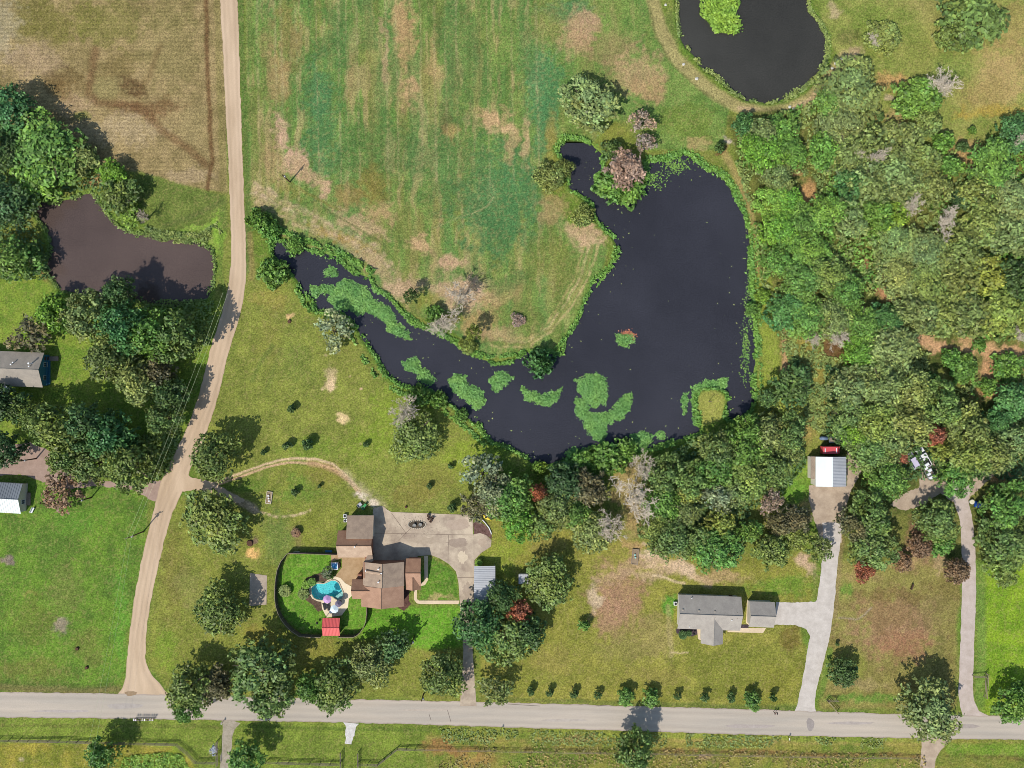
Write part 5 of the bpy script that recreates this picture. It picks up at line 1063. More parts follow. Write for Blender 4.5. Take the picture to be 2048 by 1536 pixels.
# ---- carport, sheds, barn, cabana ----
def flat_shed(nm, x0, y0, x1, y1, z, mt, label, cat, ribdir='x', wall=None, slope=.25, ribs=.45):
    o = empty(nm, (0, 0, 0)); tag(o, label, cat); a, b_ = W(x0, y0, z), W(x1, y1, z); m = MB()
    P = [Vector((a.x, b_.y, z + slope)), Vector((b_.x, b_.y, z)), Vector((b_.x, a.y, z)), Vector((a.x, a.y, z + slope))]
    m.add(P + [p - Vector((0, 0, .08)) for p in P], [(0,1,2,3),(7,6,5,4),(0,4,5,1),(1,5,6,2),(2,6,7,3),(3,7,4,0)])
    if ribdir == 'x': n = int((a.y - b_.y) / ribs); [m.tube(P[0].lerp(P[3], i / n) + Vector((0,0,.03)), P[1].lerp(P[2], i / n) + Vector((0,0,.03)), .05, .05, 4) for i in range(n + 1)]
    else: n = int((b_.x - a.x) / ribs); [m.tube(P[0].lerp(P[1], i / n) + Vector((0,0,.03)), P[3].lerp(P[2], i / n) + Vector((0,0,.03)), .05, .05, 4) for i in range(n + 1)]
    m.build('roof', mt, o)
    if wall: MB().box(a.x + .2, b_.y + .2, 0, b_.x - .2, a.y - .2, z - .1).build('wall', wall, o); MB().box(a.x + .5, b_.y + .14, 0, a.x + 1.3, b_.y + .19, 1.9).build('door', WHITE, o)
    else:
        for x in (a.x + .2, b_.x - .2):
            for k_ in range(4): y = b_.y + .2 + (a.y - b_.y - .4) * k_ / 3; MB().tube((x, y, 0), (x, y, z - .06 + (slope if x < (a.x + b_.x) / 2 else 0)), .07).build('post', STEEL, o)
    return o
flat_shed('carport', 948.3, 1132, 990.5, 1211.5, 2.4, METAL, 'ribbed metal carport beside the concrete drive, its lower part in tree shade', 'carport', slope=.3)
flat_shed('shed', 1037.5, 1148.5, 1056.3, 1168, 2.1, METAL, 'tiny pale grey shed alone on the lawn beside a round tree', 'shed', 'y', SIDING, .15, .35)
H6 = empty('barn', (0, 0, 0)); tag(H6, 'barn with a white and grey ribbed metal roof at the head of the driveway', 'barn')
a, b_ = W(1631.5, 913.5, 3.6), W(1692.5, 973, 3.6); rx = W(1665.5, 940, 4.3).x; zr = 4.3; m = MB(); m.add([(a.x, b_.y, 3.6), (rx, b_.y, zr), (rx, a.y, zr), (a.x, a.y, 3.6), (a.x, b_.y, 3.5), (rx, b_.y, zr - .1), (rx, a.y, zr - .1), (a.x, a.y, 3.5)], [(0,1,2,3),(7,6,5,4),(0,4,5,1),(2,6,7,3),(3,7,4,0)]); m.build('roof', METALW, H6)
m = MB(); m.add([(rx, b_.y, zr), (b_.x, b_.y, 3.6), (b_.x, a.y, 3.6), (rx, a.y, zr), (rx, b_.y, zr - .1), (b_.x, b_.y, 3.5), (b_.x, a.y, 3.5), (rx, a.y, zr - .1)], [(0,1,2,3),(7,6,5,4),(0,4,5,1),(1,5,6,2),(2,6,7,3)])
for i in range(21): y = b_.y + .08 + (a.y - b_.y - .16) * i / 20; m.tube((rx, y, zr + .02), (b_.x, y, 3.62), .055, .055, 4)
m.build('roof', METAL, H6); MB().box(a.x + .2, b_.y + .2, 0, b_.x - .2, a.y - .2, 3.45).build('wall', SIDING, H6); MB().box(a.x + 2.2, b_.y + .12, 0, a.x + 5.8, b_.y + .197, 2.8).build('barn_door', METAL, H6)
p, q = W(1622, 913, 2.4), W(1631, 958, 2.4); MB().add([(p.x, q.y, 2.3), (q.x + .1, q.y, 2.75), (q.x + .1, p.y, 2.75), (p.x, p.y, 2.3), (p.x, q.y, 2.2), (q.x + .1, q.y, 2.65), (q.x + .1, p.y, 2.65), (p.x, p.y, 2.2)], [(0,1,2,3),(7,6,5,4),(0,4,5,1),(1,5,6,2),(2,6,7,3),(3,7,4,0)]).build('lean_to_roof', WOOD, H6); MB().box(p.x + .1, q.y + .1, 0, q.x, p.y - .1, 2.15).build('wall', SIDING, H6)
H7 = empty('cabana', (0, 0, 0)); tag(H7, 'little cabana with a bright red ribbed metal roof at the pool fence', 'cabana')
T, hx, hy = gable(H7, 645.5, 1236, 679.5, 1271.5, 2.5, 3.3, 'x', (REDM, REDM), WOOD, .3, ribs=.35, wallin=False)
for x in (-1.9, 1.9):
    for y in (-1.9, 1.9): MB().tube(T(x, y, 0), T(x, y, 2.5), .09).build('post', DARKW, H7)
MB().box(-2.0, -.04, 0, 2.0, .04, 2.3).build('back_wall', WOOD, H7).location = T(0, -1.95, 0)
# ================= THE POOL =================
pw = [W(x, y) for x, y in POOL]; cx_, cy_ = sum(p.x for p in pw) / len(pw), sum(p.y for p in pw) / len(pw)
def smooth_ring(pts, n=3):
    for _ in range(n):
        o = []
        for i in range(len(pts)):
            a, b_ = pts[i], pts[(i + 1) % len(pts)]; o += [a.lerp(b_, .25), a.lerp(b_, .75)]
        pts = o
    return pts
PO = empty('swimming_pool', (0, 0, 0)); tag(PO, 'kidney shaped turquoise swimming pool with a pale tanning ledge', 'swimming pool')
n = len(pw); m = MB(); m.add([p + Vector((0, 0, .05)) for p in pw] + [p + Vector((0, 0, -1.35)) for p in pw], [(i, n + i, n + (i + 1) % n, (i + 1) % n) for i in range(n)] + [tuple(range(n, 2 * n))])
m.build('basin', M('pool_plaster', (130,236,238), .6, .12, 1.2), PO)
m = MB(); out_ = [Vector((cx_, cy_, 0)) + (p - Vector((cx_, cy_, 0))) * 1.0 for p in pw]
for i in range(n):
    a, b_ = pw[i], pw[(i + 1) % n]; m.tube(a + Vector((0, 0, .07)), b_ + Vector((0, 0, .07)), .16, .16, 6)
m.build('coping', M('coping_stone', (206,190,160), .8, .2, 4), PO)
LED = [((540 + a / 7.31), (1080 + b / 7.31)) for a, b in [(930,845),(1045,760),(1070,768),(1078,822),(1048,866),(990,880),(955,860)]]
lw = [W(x, y) for x, y in LED]; MB().prism([(p.x, p.y) for p in lw], -1.3, -.22).build('tanning_ledge', M('ledge_plaster', (214,226,214), .6, .08, 2), PO)
wm, t, b = nodes('pool_water'); tp = t.nodes.new('ShaderNodeBsdfTransparent'); tp.inputs['Color'].default_value = (.72, .97, .98, 1); gl = t.nodes.new('ShaderNodeBsdfGlossy'); gl.inputs['Roughness'].default_value = .05
n_ = noise_tex(t, 2.6, 3, .6); bp = t.nodes.new('ShaderNodeBump'); bp.inputs['Strength'].default_value = .6; bp.inputs['Distance'].default_value = .1; t.links.new(n_.outputs[0], bp.inputs['Height']); t.links.new(bp.outputs[0], gl.inputs['Normal'])
fr = t.nodes.new('ShaderNodeFresnel'); fr.inputs['IOR'].default_value = 1.4; t.links.new(bp.outputs[0], fr.inputs['Normal']); ms = t.nodes.new('ShaderNodeMixShader'); t.links.new(fr.outputs[0], ms.inputs[0]); t.links.new(tp.outputs[0], ms.inputs[1]); t.links.new(gl.outputs[0], ms.inputs[2]); t.links.new(ms.outputs[0], t.nodes['Material Output'].inputs[0])
m = MB(); m.add([p + Vector((0, 0, -.1)) for p in pw], [tuple(range(n))[::-1]]); wo = m.build('water', wm, PO)
if wo.data.polygons[0].normal.z < 0: wo.data.flip_normals()
PU = M('lavender_canvas', (200,160,204), .8, .06, 3); PW = M('pale_blue_canvas', (220,234,236), .8, .05, 3)
def umbrella(px, py, r, mt, label, z=2.3):
    p = W(px, py, z); o = empty('umbrella', (p.x, p.y, 0)); tag(o, label, 'umbrella'); m = MB(); vs = [(0, 0, z + .35)]; k = 8
    for i in range(k): a = 2 * math.pi * i / k + .2; vs += [(r * math.cos(a), r * math.sin(a), z - .2), (r * .97 * math.cos(a + math.pi / k) * .95, r * .97 * math.sin(a + math.pi / k) * .95, z - .12)]
    m.add(vs, [(0, 1 + i, 1 + (i + 1) % (2 * k)) for i in range(2 * k)]); m.build('canopy', mt, o); MB().tube((0, 0, .06), (0, 0, z + .45), .03).build('pole', STEEL, o); MB().lathe((0, 0, .055), [(.3, 0), (.3, .08), (.05, .12)]).build('base', DARKW, o)
umbrella(654, 1199, 1.1, PU, 'lavender umbrella standing at the pool edge'); umbrella(668.5, 1218.5, 1.1, PW, 'pale blue white umbrella at the deck between lounger and red roof')
umbrella(676.5, 1208, .9, M('slate_canvas', (112,104,124), .8, .06, 3), 'slate grey umbrella right of the pale one')
def lounger(px, py, rz, label):
    p = W(px, py); o = empty('lounger', (p.x, p.y, .055), rz); tag(o, label, 'lounger', 'loungers on the pool deck'); MB().box(-.32, -.95, .3, .32, .35, .36).build('seat', BLACK, o)
    m = MB(); m.add([(-.32, .36, .3), (.32, .36, .3), (.32, .95, .7), (-.32, .95, .7), (-.32, .36, .36), (.32, .36, .36), (.32, .93, .76), (-.32, .93, .76)], [(3,2,1,0),(4,5,6,7),(0,1,5,4),(1,2,6,5),(2,3,7,6),(3,0,4,7)]).build('backrest', BLACK, o)
    for x in (-.28, .28):
        for y in (-.85, .3): MB().box(x - .03, y - .03, 0, x + .03, y + .03, .3).build('leg', STEEL, o)
lounger(649.5, 1211.5, R_(12), 'dark lounger left of the other on the pool deck'); lounger(657.5, 1213, R_(8), 'dark lounger nearer the pale umbrella')
o = empty('hot_tub', W(670.5, 1130.5, 0)); tag(o, 'square white hot tub with blue water beside the brown patio', 'hot tub')
m = MB(); [m.box(*v) for v in ((-.92,-.92,0,.92,-.72,.9),(-.92,.72,0,.92,.92,.9),(-.92,-.72,0,-.72,.72,.9),(.72,-.72,0,.92,.72,.9))]; m.build('shell', WHITE, o); MB().box(-.72, -.72, .1, .72, .72, .74).build('water', M('tub_water', (90,176,226), .2, .25, 2, spec=.7), o)
MB().box(.93, -.6, 0, 1.3, .6, .4).build('step', DARKW, o)
# pool fence
FEN = [(676,1106.5),(640,1105),(612,1104),(581,1103.5),(577,1106),(566,1119),(559,1136),(555.5,1155),(554,1176),(554,1192),(556,1208),(560,1221),(567,1235),(577,1248),(589,1259),(603,1268),(625,1269.5),(645,1269.5)]
FEN2 = [(680,1269.5),(695,1269.7),(710,1269.5),(717,1266),(723,1260.5),(730,1250),(734.5,1238),(736,1222),(735.7,1207)]
FM = M('fence_boards', (96,88,76), .85, .2, 4)
def board_fence(name, pts, label, h=1.9, mt=FM):
    o = empty(name, (0, 0, 0)); tag(o, label, 'fence'); P = [W(*p) for p in pts]; pm = MB(); rm = MB()
    for i in range(len(P) - 1):
        d = P[i + 1] - P[i]; nn = Vector((-d.y, d.x, 0)).normalized() * .02; k = max(1, int(d.length / .17))
        for j in range(k):
            a, b_ = P[i] + d * ((j + .04) / k), P[i] + d * ((j + .96) / k)
            pm.add([a - nn, b_ - nn, b_ + nn, a + nn] + [q + Vector((0, 0, h)) for q in (a - nn, b_ - nn, b_ + nn, a + nn)], [(3,2,1,0),(4,5,6,7),(0,1,5,4),(1,2,6,5),(2,3,7,6),(3,0,4,7)])
        rm.tube(P[i] + Vector((0, 0, h + .03)), P[i + 1] + Vector((0, 0, h + .03)), .07, .07, 4)
    pm.build('boards', mt, o); rm.build('top_rail', WOOD, o)
    for p in P[::2]: MB().box(p.x - .06, p.y - .06, 0, p.x + .06, p.y + .06, h + .12).build('post', WOOD, o)
board_fence('privacy_fence', FEN, 'curved dark privacy fence sweeping round the left side of the pool lawn')
board_fence('privacy_fence', FEN2, 'shorter dark privacy fence from the red cabana up to the house')
# pipe fences along the road
def rail_fence(name, pts, label, h=1.35, gap=2.6, mt=M('rusty_pipe', (120,108,96), .8, .2, 4), r=.06):
    o = empty(name, (0, 0, 0)); tag(o, label, 'fence'); P = [W(*p) for p in pts]; n = 0
    for i in range(len(P) - 1):
        d = P[i + 1] - P[i]; k = max(1, round(d.length / gap))
        for j in range(k):
            q = P[i] + d * (j / k); MB().tube(q, q + Vector((0, 0, h + .05)), .08, .08, 5).build('post', mt, o)
    m = MB(); rm_ = MB()
    for z in (.45, .9, h):
        for i in range(len(P) - 1): m.tube(P[i] + Vector((0, 0, z)), P[i + 1] + Vector((0, 0, z)), r, r, 4)
    m.build('rails', mt, o)
    for i in range(len(P) - 1):       # welded wire mesh between the rails
        d = P[i + 1] - P[i]; k = int(d.length / .35)
        for j in range(k): q = P[i] + d * (j / k); rm_.tube(q + Vector((0, 0, .05)), q + Vector((0, 0, h)), .018, .018, 3)
    rm_.build('wire_mesh', mt, o)
rail_fence('pipe_fence', [(-40,1478),(120,1480),(250,1484),(355,1486),(376,1503),(394,1522),(432,1523)], 'long pipe fence at the bottom left that bends down to the gravel entrance')
rail_fence('pipe_fence', [(534,1522),(600,1524),(682,1526)], 'pipe fence between the two gravel entrances at the bottom')
rail_fence('pipe_fence', [(716,1526),(756,1527),(796,1495),(848,1497)], 'pipe fence bending upward right of the white gravel entrance')
rail_fence('wire_fence', [(850,1497),(1100,1502),(1350,1506),(1600,1511),(1840,1514)], 'long low wire fence along the ditch south of the road', 1.1, 6.0, WOOD, .025)
def gate(x, y0, y1, label): rail_fence('gate', [(x, y0), (x, y1)], label, 1.3, 2.0)['category'] if False else rail_fence('gate', [(x, y0), (x + .5, y1)], label, 1.5, 3.0)
gate(682.5, 1503, 1540, 'pipe gate panel left of the white gravel entrance'); gate(717, 1503, 1540, 'pipe gate panel right of the white gravel entrance'); gate(436, 1480, 1530, 'pipe gate beside the narrow gravel entrance')
# ================= POLES, WIRES, MAILBOXES =================
def power_pole(bx_, by, h, label, arm=True):
    o = empty('utility_pole', W(bx_, by)); tag(o, label, 'utility pole', 'wooden utility poles'); MB().tube((0, 0, -.5), (0, 0, h), .19, .13, 8).build('pole', DARKW, o)
    if arm:
        MB().box(-1.1, -.07, h - .7, 1.1, .07, h - .55, R_(20)).build('crossarm', WOOD, o)
        for x in (-1, 0, 1): MB().lathe((x * math.cos(R_(20)), x * math.sin(R_(20)), h - .55), [(.06, 0), (.09, .08), (.04, .2)], 8).build('insulator', WHITE, o)
    MB().lathe((.25, 0, h - 1.9), [(.22, 0), (.24, .1), (.24, .7), (.1, .78)], 10).build('transformer', STEEL, o); return o
power_pole(287, 1063, 7.6, 'utility pole beside the lane carrying two wires over the green lawn'); power_pole(580, 364, 6.5, 'lone utility pole in the straw corner of the hay field', False)
power_pole(829, 1272, 6.0, 'utility pole on the front lawn of the brown roofed house', False); power_pole(183, 995, 6.0, 'utility pole at the lawn edge below the dirt yard', False); power_pole(73, 917, 6.2, 'utility pole standing in the dirt yard by the left edge', False)
power_pole(847, 1388, 4.2, 'short pole beside the county road left of the lone roadside tree', False)
power_pole(1417, 801, 2.6, 'thin post on the grassy point in the pond', False) if False else tag(MB().tube(W(1417, 803, -.2), W(1417, 803) + Vector((0, 0, 3.0)), .09).build('post', WOOD), 'thin post standing on the grassy point in the pond', 'post')
WIRE = M('wire_metal', (210,220,170), .5, .05, 1)
def wire(a, b_, sag, label):
    m = MB(); P = []
    for i in range(17): t_ = i / 16; q = a.lerp(b_, t_); q.z -= sag * 4 * t_ * (1 - t_); P.append(q)
    m.path(P, [.016] * 17, 3); tag(m.build('power_line', WIRE), label, 'power line', 'wires strung between the utility poles')
pt = lambda x, y, z, dx=0: W(x, y, z) + Vector((dx, 0, 0))
wire(pt(255,1073,7.4), pt(158,1580,9.0), .8, 'left wire crossing the green lawn and the county road'); wire(pt(263,1075,7.4), pt(172,1580,9.0), .8, 'right wire crossing the green lawn and the county road')
wire(pt(255,1073,7.4), pt(446,585,14), 1.0, 'left wire running up over the grove beside the lane'); wire(pt(263,1075,7.4), pt(455,588,14), 1.0, 'right wire running up over the grove beside the lane')
o = power_pole(470, 548, 12.5, 'utility pole at the lane bend beside the muddy pond', True) if False else None
def mailbox(px, py, c, label, group=None, rz=0):
    o = empty('mailbox', W(px, py), rz); tag(o, label, 'mailbox', group); MB().box(-.05, -.05, 0, .05, .05, 1.0).build('post', DARKW, o); m = MB(); m.box(-.11, -.28, 1.0, .11, .28, 1.16)
    m.add([(-.11, y, 1.16) for y in (-.28, .28)] + [(-.06, y, 1.24) for y in (-.28, .28)] + [(.06, y, 1.24) for y in (-.28, .28)] + [(.11, y, 1.16) for y in (-.28, .28)], [(0,2,3,1),(2,4,5,3),(4,6,7,5),(0,6,4,2),(1,3,5,7)]); m.build('box', c, o); MB().box(.112, -.05, 1.05, .13, .1, 1.3).build('flag', M('flag_red', (190,50,46), .5, .05, 2), o)
nm_ = ['first','second','third','fourth','fifth','sixth','seventh','eighth']
for i, x in enumerate((272, 276.5, 284, 289, 293.5, 300, 304.5, 309)): mailbox(x, 1435.5, (WHITE, STEEL, BLACK)[i % 3], nm_[i] + ' mailbox from the left in the row by the road junction', 'mailboxes in the row by the road junction')
o = empty('mailbox_stand', W(290, 1438.5)); tag(o, 'long timber rail behind the row of mailboxes', 'rail'); MB().box(-2.6, -.06, .62, 2.6, .06, .74).build('rail', WOOD, o); [MB().box(x - .06, -.06, 0, x + .06, .06, .62).build('post', WOOD, o) for x in (-2.4, 0, 2.4)]
mailbox(446, 1443, WHITE, 'white mailbox at the narrow gravel entrance'); mailbox(1547, 1423, BLACK, 'left one of two dark mailboxes left of the pale driveway', 'dark mailboxes by the pale driveway'); mailbox(1551.5, 1423, BLACK, 'right one of two dark mailboxes left of the pale driveway', 'dark mailboxes by the pale driveway'); mailbox(1576, 1474, WHITE, 'mailbox on the far side of the road below the pale driveway'); mailbox(1002, 1457, BLACK, 'dark mailbox on the south road edge below the thin olive tree')
# ================= VEHICLES AND YARD THINGS =================
def car(px, py, rz, L, w_, paint, label, cat='car', name='car', pickup=False, tag_group=None):
    o = empty(name, W(px, py), rz); tag(o, label, cat, tag_group); m = MB(); hl, hw = L / 2, w_ / 2
    m.add([(x, y * s_, z) for x, s_, z in ((-hl, 1, .35), (hl, 1, .35), (hl, .94, .78), (hl * .45, .98, .92), (-hl, .96, .92)) for y in (-hw, hw)], [(0,2,4,6,8)[::-1] if False else (0,1,3,2),(2,3,5,4),(4,5,7,6),(6,7,9,8),(8,9,1,0),(0,2,4,6,8),(9,7,5,3,1)])
    m.build('body', paint, o); x0, x1 = (-.1 * L, .2 * L) if pickup else (-.36 * L, .2 * L); c = MB()
    c.add([(x0 - .15, -hw * .9, .9), (x1 + .35, -hw * .9, .9), (x1 + .35, hw * .9, .9), (x0 - .15, hw * .9, .9), (x0, -hw * .75, 1.45), (x1, -hw * .75, 1.45), (x1, hw * .75, 1.45), (x0, hw * .75, 1.45)], [(0,1,5,4),(1,2,6,5),(2,3,7,6),(3,0,4,7)]); c.build('windows', GLASSM, o)
    MB().box(x0 - .02, -hw * .77, 1.45, x1 + .02, hw * .77, 1.51).build('roof', paint, o)
    if pickup: MB().box(-hl + .1, -hw * .84, .925, x0 - .3, hw * .84, .94).build('bed_liner', BLACK, o); [MB().box(-hl + .02, y - .05, .925, x0 - .2, y + .05, 1.1).build('bed_side', paint, o) for y in (-hw * .92, hw * .92)]; MB().box(-hl + .0, -hw * .9, .925, -hl + .09, hw * .9, 1.1).build('tailgate', paint, o)
    for x in (-hl * .62, hl * .62):
        for y in (-hw, hw): q = MB().tube((x, y - .1, .34), (x, y + .1, .34), .34, .34, 14).build('wheel', BLACK, o); MB().tube((x, y - .11, .34), (x, y + .11, .34), .18, .18, 10).build('rim', STEEL, q)
    for y in (-hw * .7, hw * .7): MB().box(hl - .04, y - .16, .55, hl + .02, y + .16, .7).build('headlight', WHITE, o)
    return o
o = empty('van', W(1657, 899)); tag(o, 'red van parked tight behind the white roofed barn', 'van'); RP = M('red_paint', (216,88,92), .4, .05, 1); MB().box(-2.35, -.95, .35, 1.5, .95, 2.35).build('body', RP, o, bevel=.12)
MB().box(1.5, -.9, .35, 2.4, .9, 1.25).build('hood', RP, o, bevel=.1); MB().add([(1.5, -.85, 1.3), (1.5, .85, 1.3), (1.5, .8, 2.2), (1.5, -.8, 2.2), (1.95, -.82, 1.26), (1.95, .82, 1.26)], [(4,5,2,3),(0,4,3),(1,2,5)]).build('windscreen', GLASSM, o); MB().box(-2.0, -.5, 2.36, -1.8, .5, 2.42).build('roof_bar', WHITE, o); MB().box(.9, -.6, 2.36, 1.1, .6, 2.42).build('roof_bar', WHITE, o)
for x in (-1.5, 1.6):
    for y in (-.95, .95): q = MB().tube((x, y - .1, .34), (x, y + .1, .34), .34, .34, 14).build('wheel', BLACK, o); MB().tube((x, y - .11, .34), (x, y + .11, .34), .18, .18, 10).build('rim', STEEL, q)
for y in (-.6, .6): MB().box(2.38, y - .16, .6, 2.44, y + .16, .8).build('headlight', WHITE, o)
car(1844, 914, R_(-62 + 180), 5.3, 2.0, WHITE, 'white pickup truck hitched to the long trailer in the dirt yard', 'pickup truck', 'pickup_truck', True)
car(1823, 921, R_(-60 + 180), 4.3, 1.8, M('silver_paint', (206,198,216), .3, .05, 1), 'silver car parked left of the white pickup in the dirt yard')
car(1958, 1010, R_(-15), 3.0, 1.5, M('blue_car_paint', (32,84,176), .35, .05, 1), 'small bright blue car under the trees by the right driveway')
def trailer(px, py, rz, L, w_, label, load=True):
    o = empty('trailer', W(px, py), rz); tag(o, label, 'trailer'); MB().box(-L/2, -w_/2, .5, L/2, w_/2, .6).build('deck', WOOD, o); m = MB()
    for y in (-w_/2, w_/2): m.box(-L/2, y - .05, .602, L/2, y + .05, .85)
    m.box(-L/2, -w_/2 + .06, .602, -L/2 + .1, w_/2 - .06, .8); m.build('side_rail', STEEL, o); MB().add([(L/2, -.5, .45), (L/2, .5, .45), (L/2 + 1.2, 0, .45), (L/2, -.5, .58), (L/2, .5, .58), (L/2 + 1.2, 0, .58)], [(2,1,0),(3,4,5),(0,1,4,3),(1,2,5,4),(2,0,3,5)]).build('tongue', STEEL, o)
    for x in (-.5, .4):
        for y in (-w_/2 - .12, w_/2 + .12): MB().tube((x, y - .1, .33), (x, y + .1, .33), .33, .33, 12).build('wheel', BLACK, o)
trailer(1853, 940, R_(-62 + 180), 4.6, 1.9, 'long flat trailer loaded with white boxes behind the white pickup')
WB = M('white_plastic', (238,240,240), .5, .05, 2)
d = Vector((math.cos(R_(118)), math.sin(R_(118)), 0)); e = Vector((-d.y, d.x, 0)); c0 = W(1853, 940)
for i, (u, v, L, w_, h, lb) in enumerate(((-1.85, 0, .7, 1.5, .8, 'white box at the rear end of the trailer'), (-.9, .35, .6, .8, .5, 'second white box from the rear of the trailer'), (-.1, -.3, .7, .9, .6, 'white box on the middle of the trailer'), (.8, .3, .6, .9, .5, 'white box second from the pickup on the trailer'), (1.6, -.2, .7, 1.2, .7, 'white box nearest the pickup on the trailer'))):
    p = c0 + d * u + e * v; o = MB().box(-L/2, -w_/2, .61, L/2, w_/2, .61 + h).build('crate', WB, bevel=.03); o.location = (p.x, p.y, 0); o.rotation_euler = (0, 0, R_(118 + (i * 7) % 12)); tag(o, lb, 'crate', 'white boxes on the long trailer')
trailer(1664, 880, R_(0), 2.1, 1.3, 'small dark utility trailer behind the red van')
o = empty('propane_tank', W(1645, 876)); tag(o, 'blue grey tank behind the red van', 'tank'); MB().path([(-1.1, 0, .8), (-.8, 0, .8), (.8, 0, .8), (1.1, 0, .8)], [.2, .5, .5, .2], 14).build('tank', M('tank_paint', (110,128,150), .5, .1, 2), o, True); [MB().box(x - .08, -.4, 0, x + .08, .4, .35).build('leg', STEEL, o) for x in (-.6, .6)]
def round_table(px, py, r, mt, label): o = empty('table', W(px, py)); tag(o, label, 'table'); MB().lathe((0, 0, .68), [(r, 0), (r, .05), (r * .96, .07)], 24).build('table_top', mt, o); MB().tube((0, 0, 0), (0, 0, .68), .08).build('pedestal', STEEL, o); MB().lathe((0, 0, 0), [(r * .6, 0), (r * .5, .05)], 16).build('base', STEEL, o)
round_table(1941, 1003, .62, M('ivory', (232,226,196), .5, .05, 2), 'round ivory table on the leaf strewn ground by the blue car'); round_table(663, 1222, .45, WHITE, 'small white table under the pale umbrella')
def chair(px, py, rz, mt, label, group):
    p = W(px, py); o = empty('chair', (p.x, p.y, .06), rz); tag(o, label, 'chair', group); MB().box(-.3, -.3, .36, .3, .3, .42).build('seat', mt, o); MB().box(-.3, .3, .4, .3, .37, .95).build('backrest', mt, o)
    for x in (-.27, .27): 
        for y in (-.27, .27): MB().box(x - .03, y - .03, 0, x + .03, y + .03, .36).build('leg', mt, o)
        MB().box(x - .05, -.3, .6, x + .05, .3, .64).build('armrest', mt, o)
for i, (x, y, a) in enumerate(((858, 1037, 30), (862, 1042, 60), (857, 1031, -10), (865, 1035, 200))): chair(x, y, R_(a), DARKW, ['chair nearest the fire pit bed on the concrete pad','chair on the lower right of the small group on the concrete pad','topmost chair of the small group on the concrete pad','chair on the upper right of the small group on the concrete pad'][i], 'dark chairs grouped on the concrete pad')
o = empty('garden_bed', W(834, 1049)); tag(o, 'oval planting bed ringed with stones in the concrete pad', 'garden bed'); m = MB(); rr = random.Random(3)
for i in range(26): a = 2 * math.pi * i / 26; m.lathe((2.3 * math.cos(a), 1.05 * math.sin(a), .05), [(.12, 0), (.17, .1), (.1, .2)], 6)
m.build('stone_ring', M('ring_stone', (196,186,166), .9, .2, 5), o); MB().prism([(2.2 * math.cos(i * math.pi / 10), .95 * math.sin(i * math.pi / 10)) for i in range(20)], 0, .1).build('soil', M('bed_soil', (84,74,62), .95, .3, 5), o)
for i, (x, y, c) in enumerate(((829, 1050, 'white'), (841, 1048.5, 'green'))):
    q = empty('planter', W(x, y) + Vector((0, 0, .1))); tag(q, ['round white planter at the left of the oval bed', 'pale planter with a leafy plant at the right of the oval bed'][i], 'planter'); MB().lathe((0, 0, 0), [(.3, 0), (.45, .4), (.45, .48), (.36, .48), (.34, .38)], 16).build('pot', M('stone_pot', (150,148,140), .8, .1, 4), q)
m = MB(); r3 = random.Random(8)
for i in range(120): a = r3.uniform(0, 6.28); r = 1.9 + r3.random() ** 1.5 * 3.2; p = W(834, 1049) + Vector((r * math.cos(a) * 1.2, r * math.sin(a) * .75, .062)); m.lathe(p, [(r3.uniform(.05, .14), 0), (.04, .07)], 5)
tag(m.build('pebbles', M('ring_stone2', (200,184,158), .9, .2, 5)), 'loose pebbles scattered round the oval bed', kind='stuff')
def kayak(px, py, rz, mt, label):
    o = empty('kayak', W(px, py), rz); tag(o, label, 'kayak'); m = MB(); N = 12; V_ = []
    for i in range(N + 1):
        x = -1.7 + 3.4 * i / N; w_ = .38 * (1 - abs(x / 1.7) ** 2.4) + .01
        for y, z in ((-w_, .3), (-w_ * .6, .08), (w_ * .6, .08), (w_, .3), (w_ * .5, .42), (-w_ * .5, .42)): V_.append((x, y, z))
    m.add(V_, [(i * 6 + j, i * 6 + (j + 1) % 6, i * 6 + 6 + (j + 1) % 6, i * 6 + 6 + j)[::-1] for i in range(N) for j in range(6)]); m.build('hull', mt, o, True); MB().lathe((0, 0, .40), [(.26, 0), (.28, .05), (.2, .05)], 14).build('cockpit', BLACK, o)
kayak(972, 1034, R_(-30), M('yellow_hull', (226,200,60), .4, .05, 2), 'yellow kayak lying at the corner of the concrete pad'); kayak(976, 1031, R_(-32), M('dark_hull', (70,66,58), .5, .1, 2), 'dark kayak lying against the yellow one')
m = MB(); P = [W(x, y) + Vector((0, 0, .25)) for x, y in ((964,1038),(971,1046),(978,1055),(982,1064),(983,1068))]; m.path(P, [.13] * 5, 6); tag(m.build('garden_edging', WHITE), 'white curved edging of the bed at the corner of the concrete pad', 'edging')
def box_bed(px, py, w_, h, rz, label, pots):
    o = empty('raised_bed', W(px, py), rz); tag(o, label, 'raised bed'); m = MB(); [m.box(*v) for v in ((-w_/2,-h/2,0,w_/2,-h/2+.14,.35),(-w_/2,h/2-.14,0,w_/2,h/2,.35),(-w_/2,-h/2+.14,0,-w_/2+.14,h/2-.14,.35),(w_/2-.14,-h/2+.14,0,w_/2,h/2-.14,.35))]; m.build('frame', WOOD if pots < 3 else M('pale_block', (206,194,170), .9, .1, 4), o); MB().box(-w_/2+.14, -h/2+.14, 0, w_/2-.14, h/2-.14, .25).build('soil', M('dry_soil', (150,130,104), .95, .2, 4), o)
    for i in range(pots): c = MB().lathe((0, 0, 0), [(.16, 0), (.22, .3), (.16, .32)], 10).build('planter', WHITE if pots > 2 else M('mint', (160,214,200), .5, .1, 2)); p = W(px + (-1 + i) * .8, py - 4 + i * 5.2); c.location = (p.x, p.y, .26); tag(c, ('pale pot' if pots > 2 else 'mint green pot') + [' at the top', ' in the middle', ' at the bottom'][i] + (' of the raised bed inside the curved track' if pots > 2 else ' of the narrow bed below the middle wood'), 'pot')
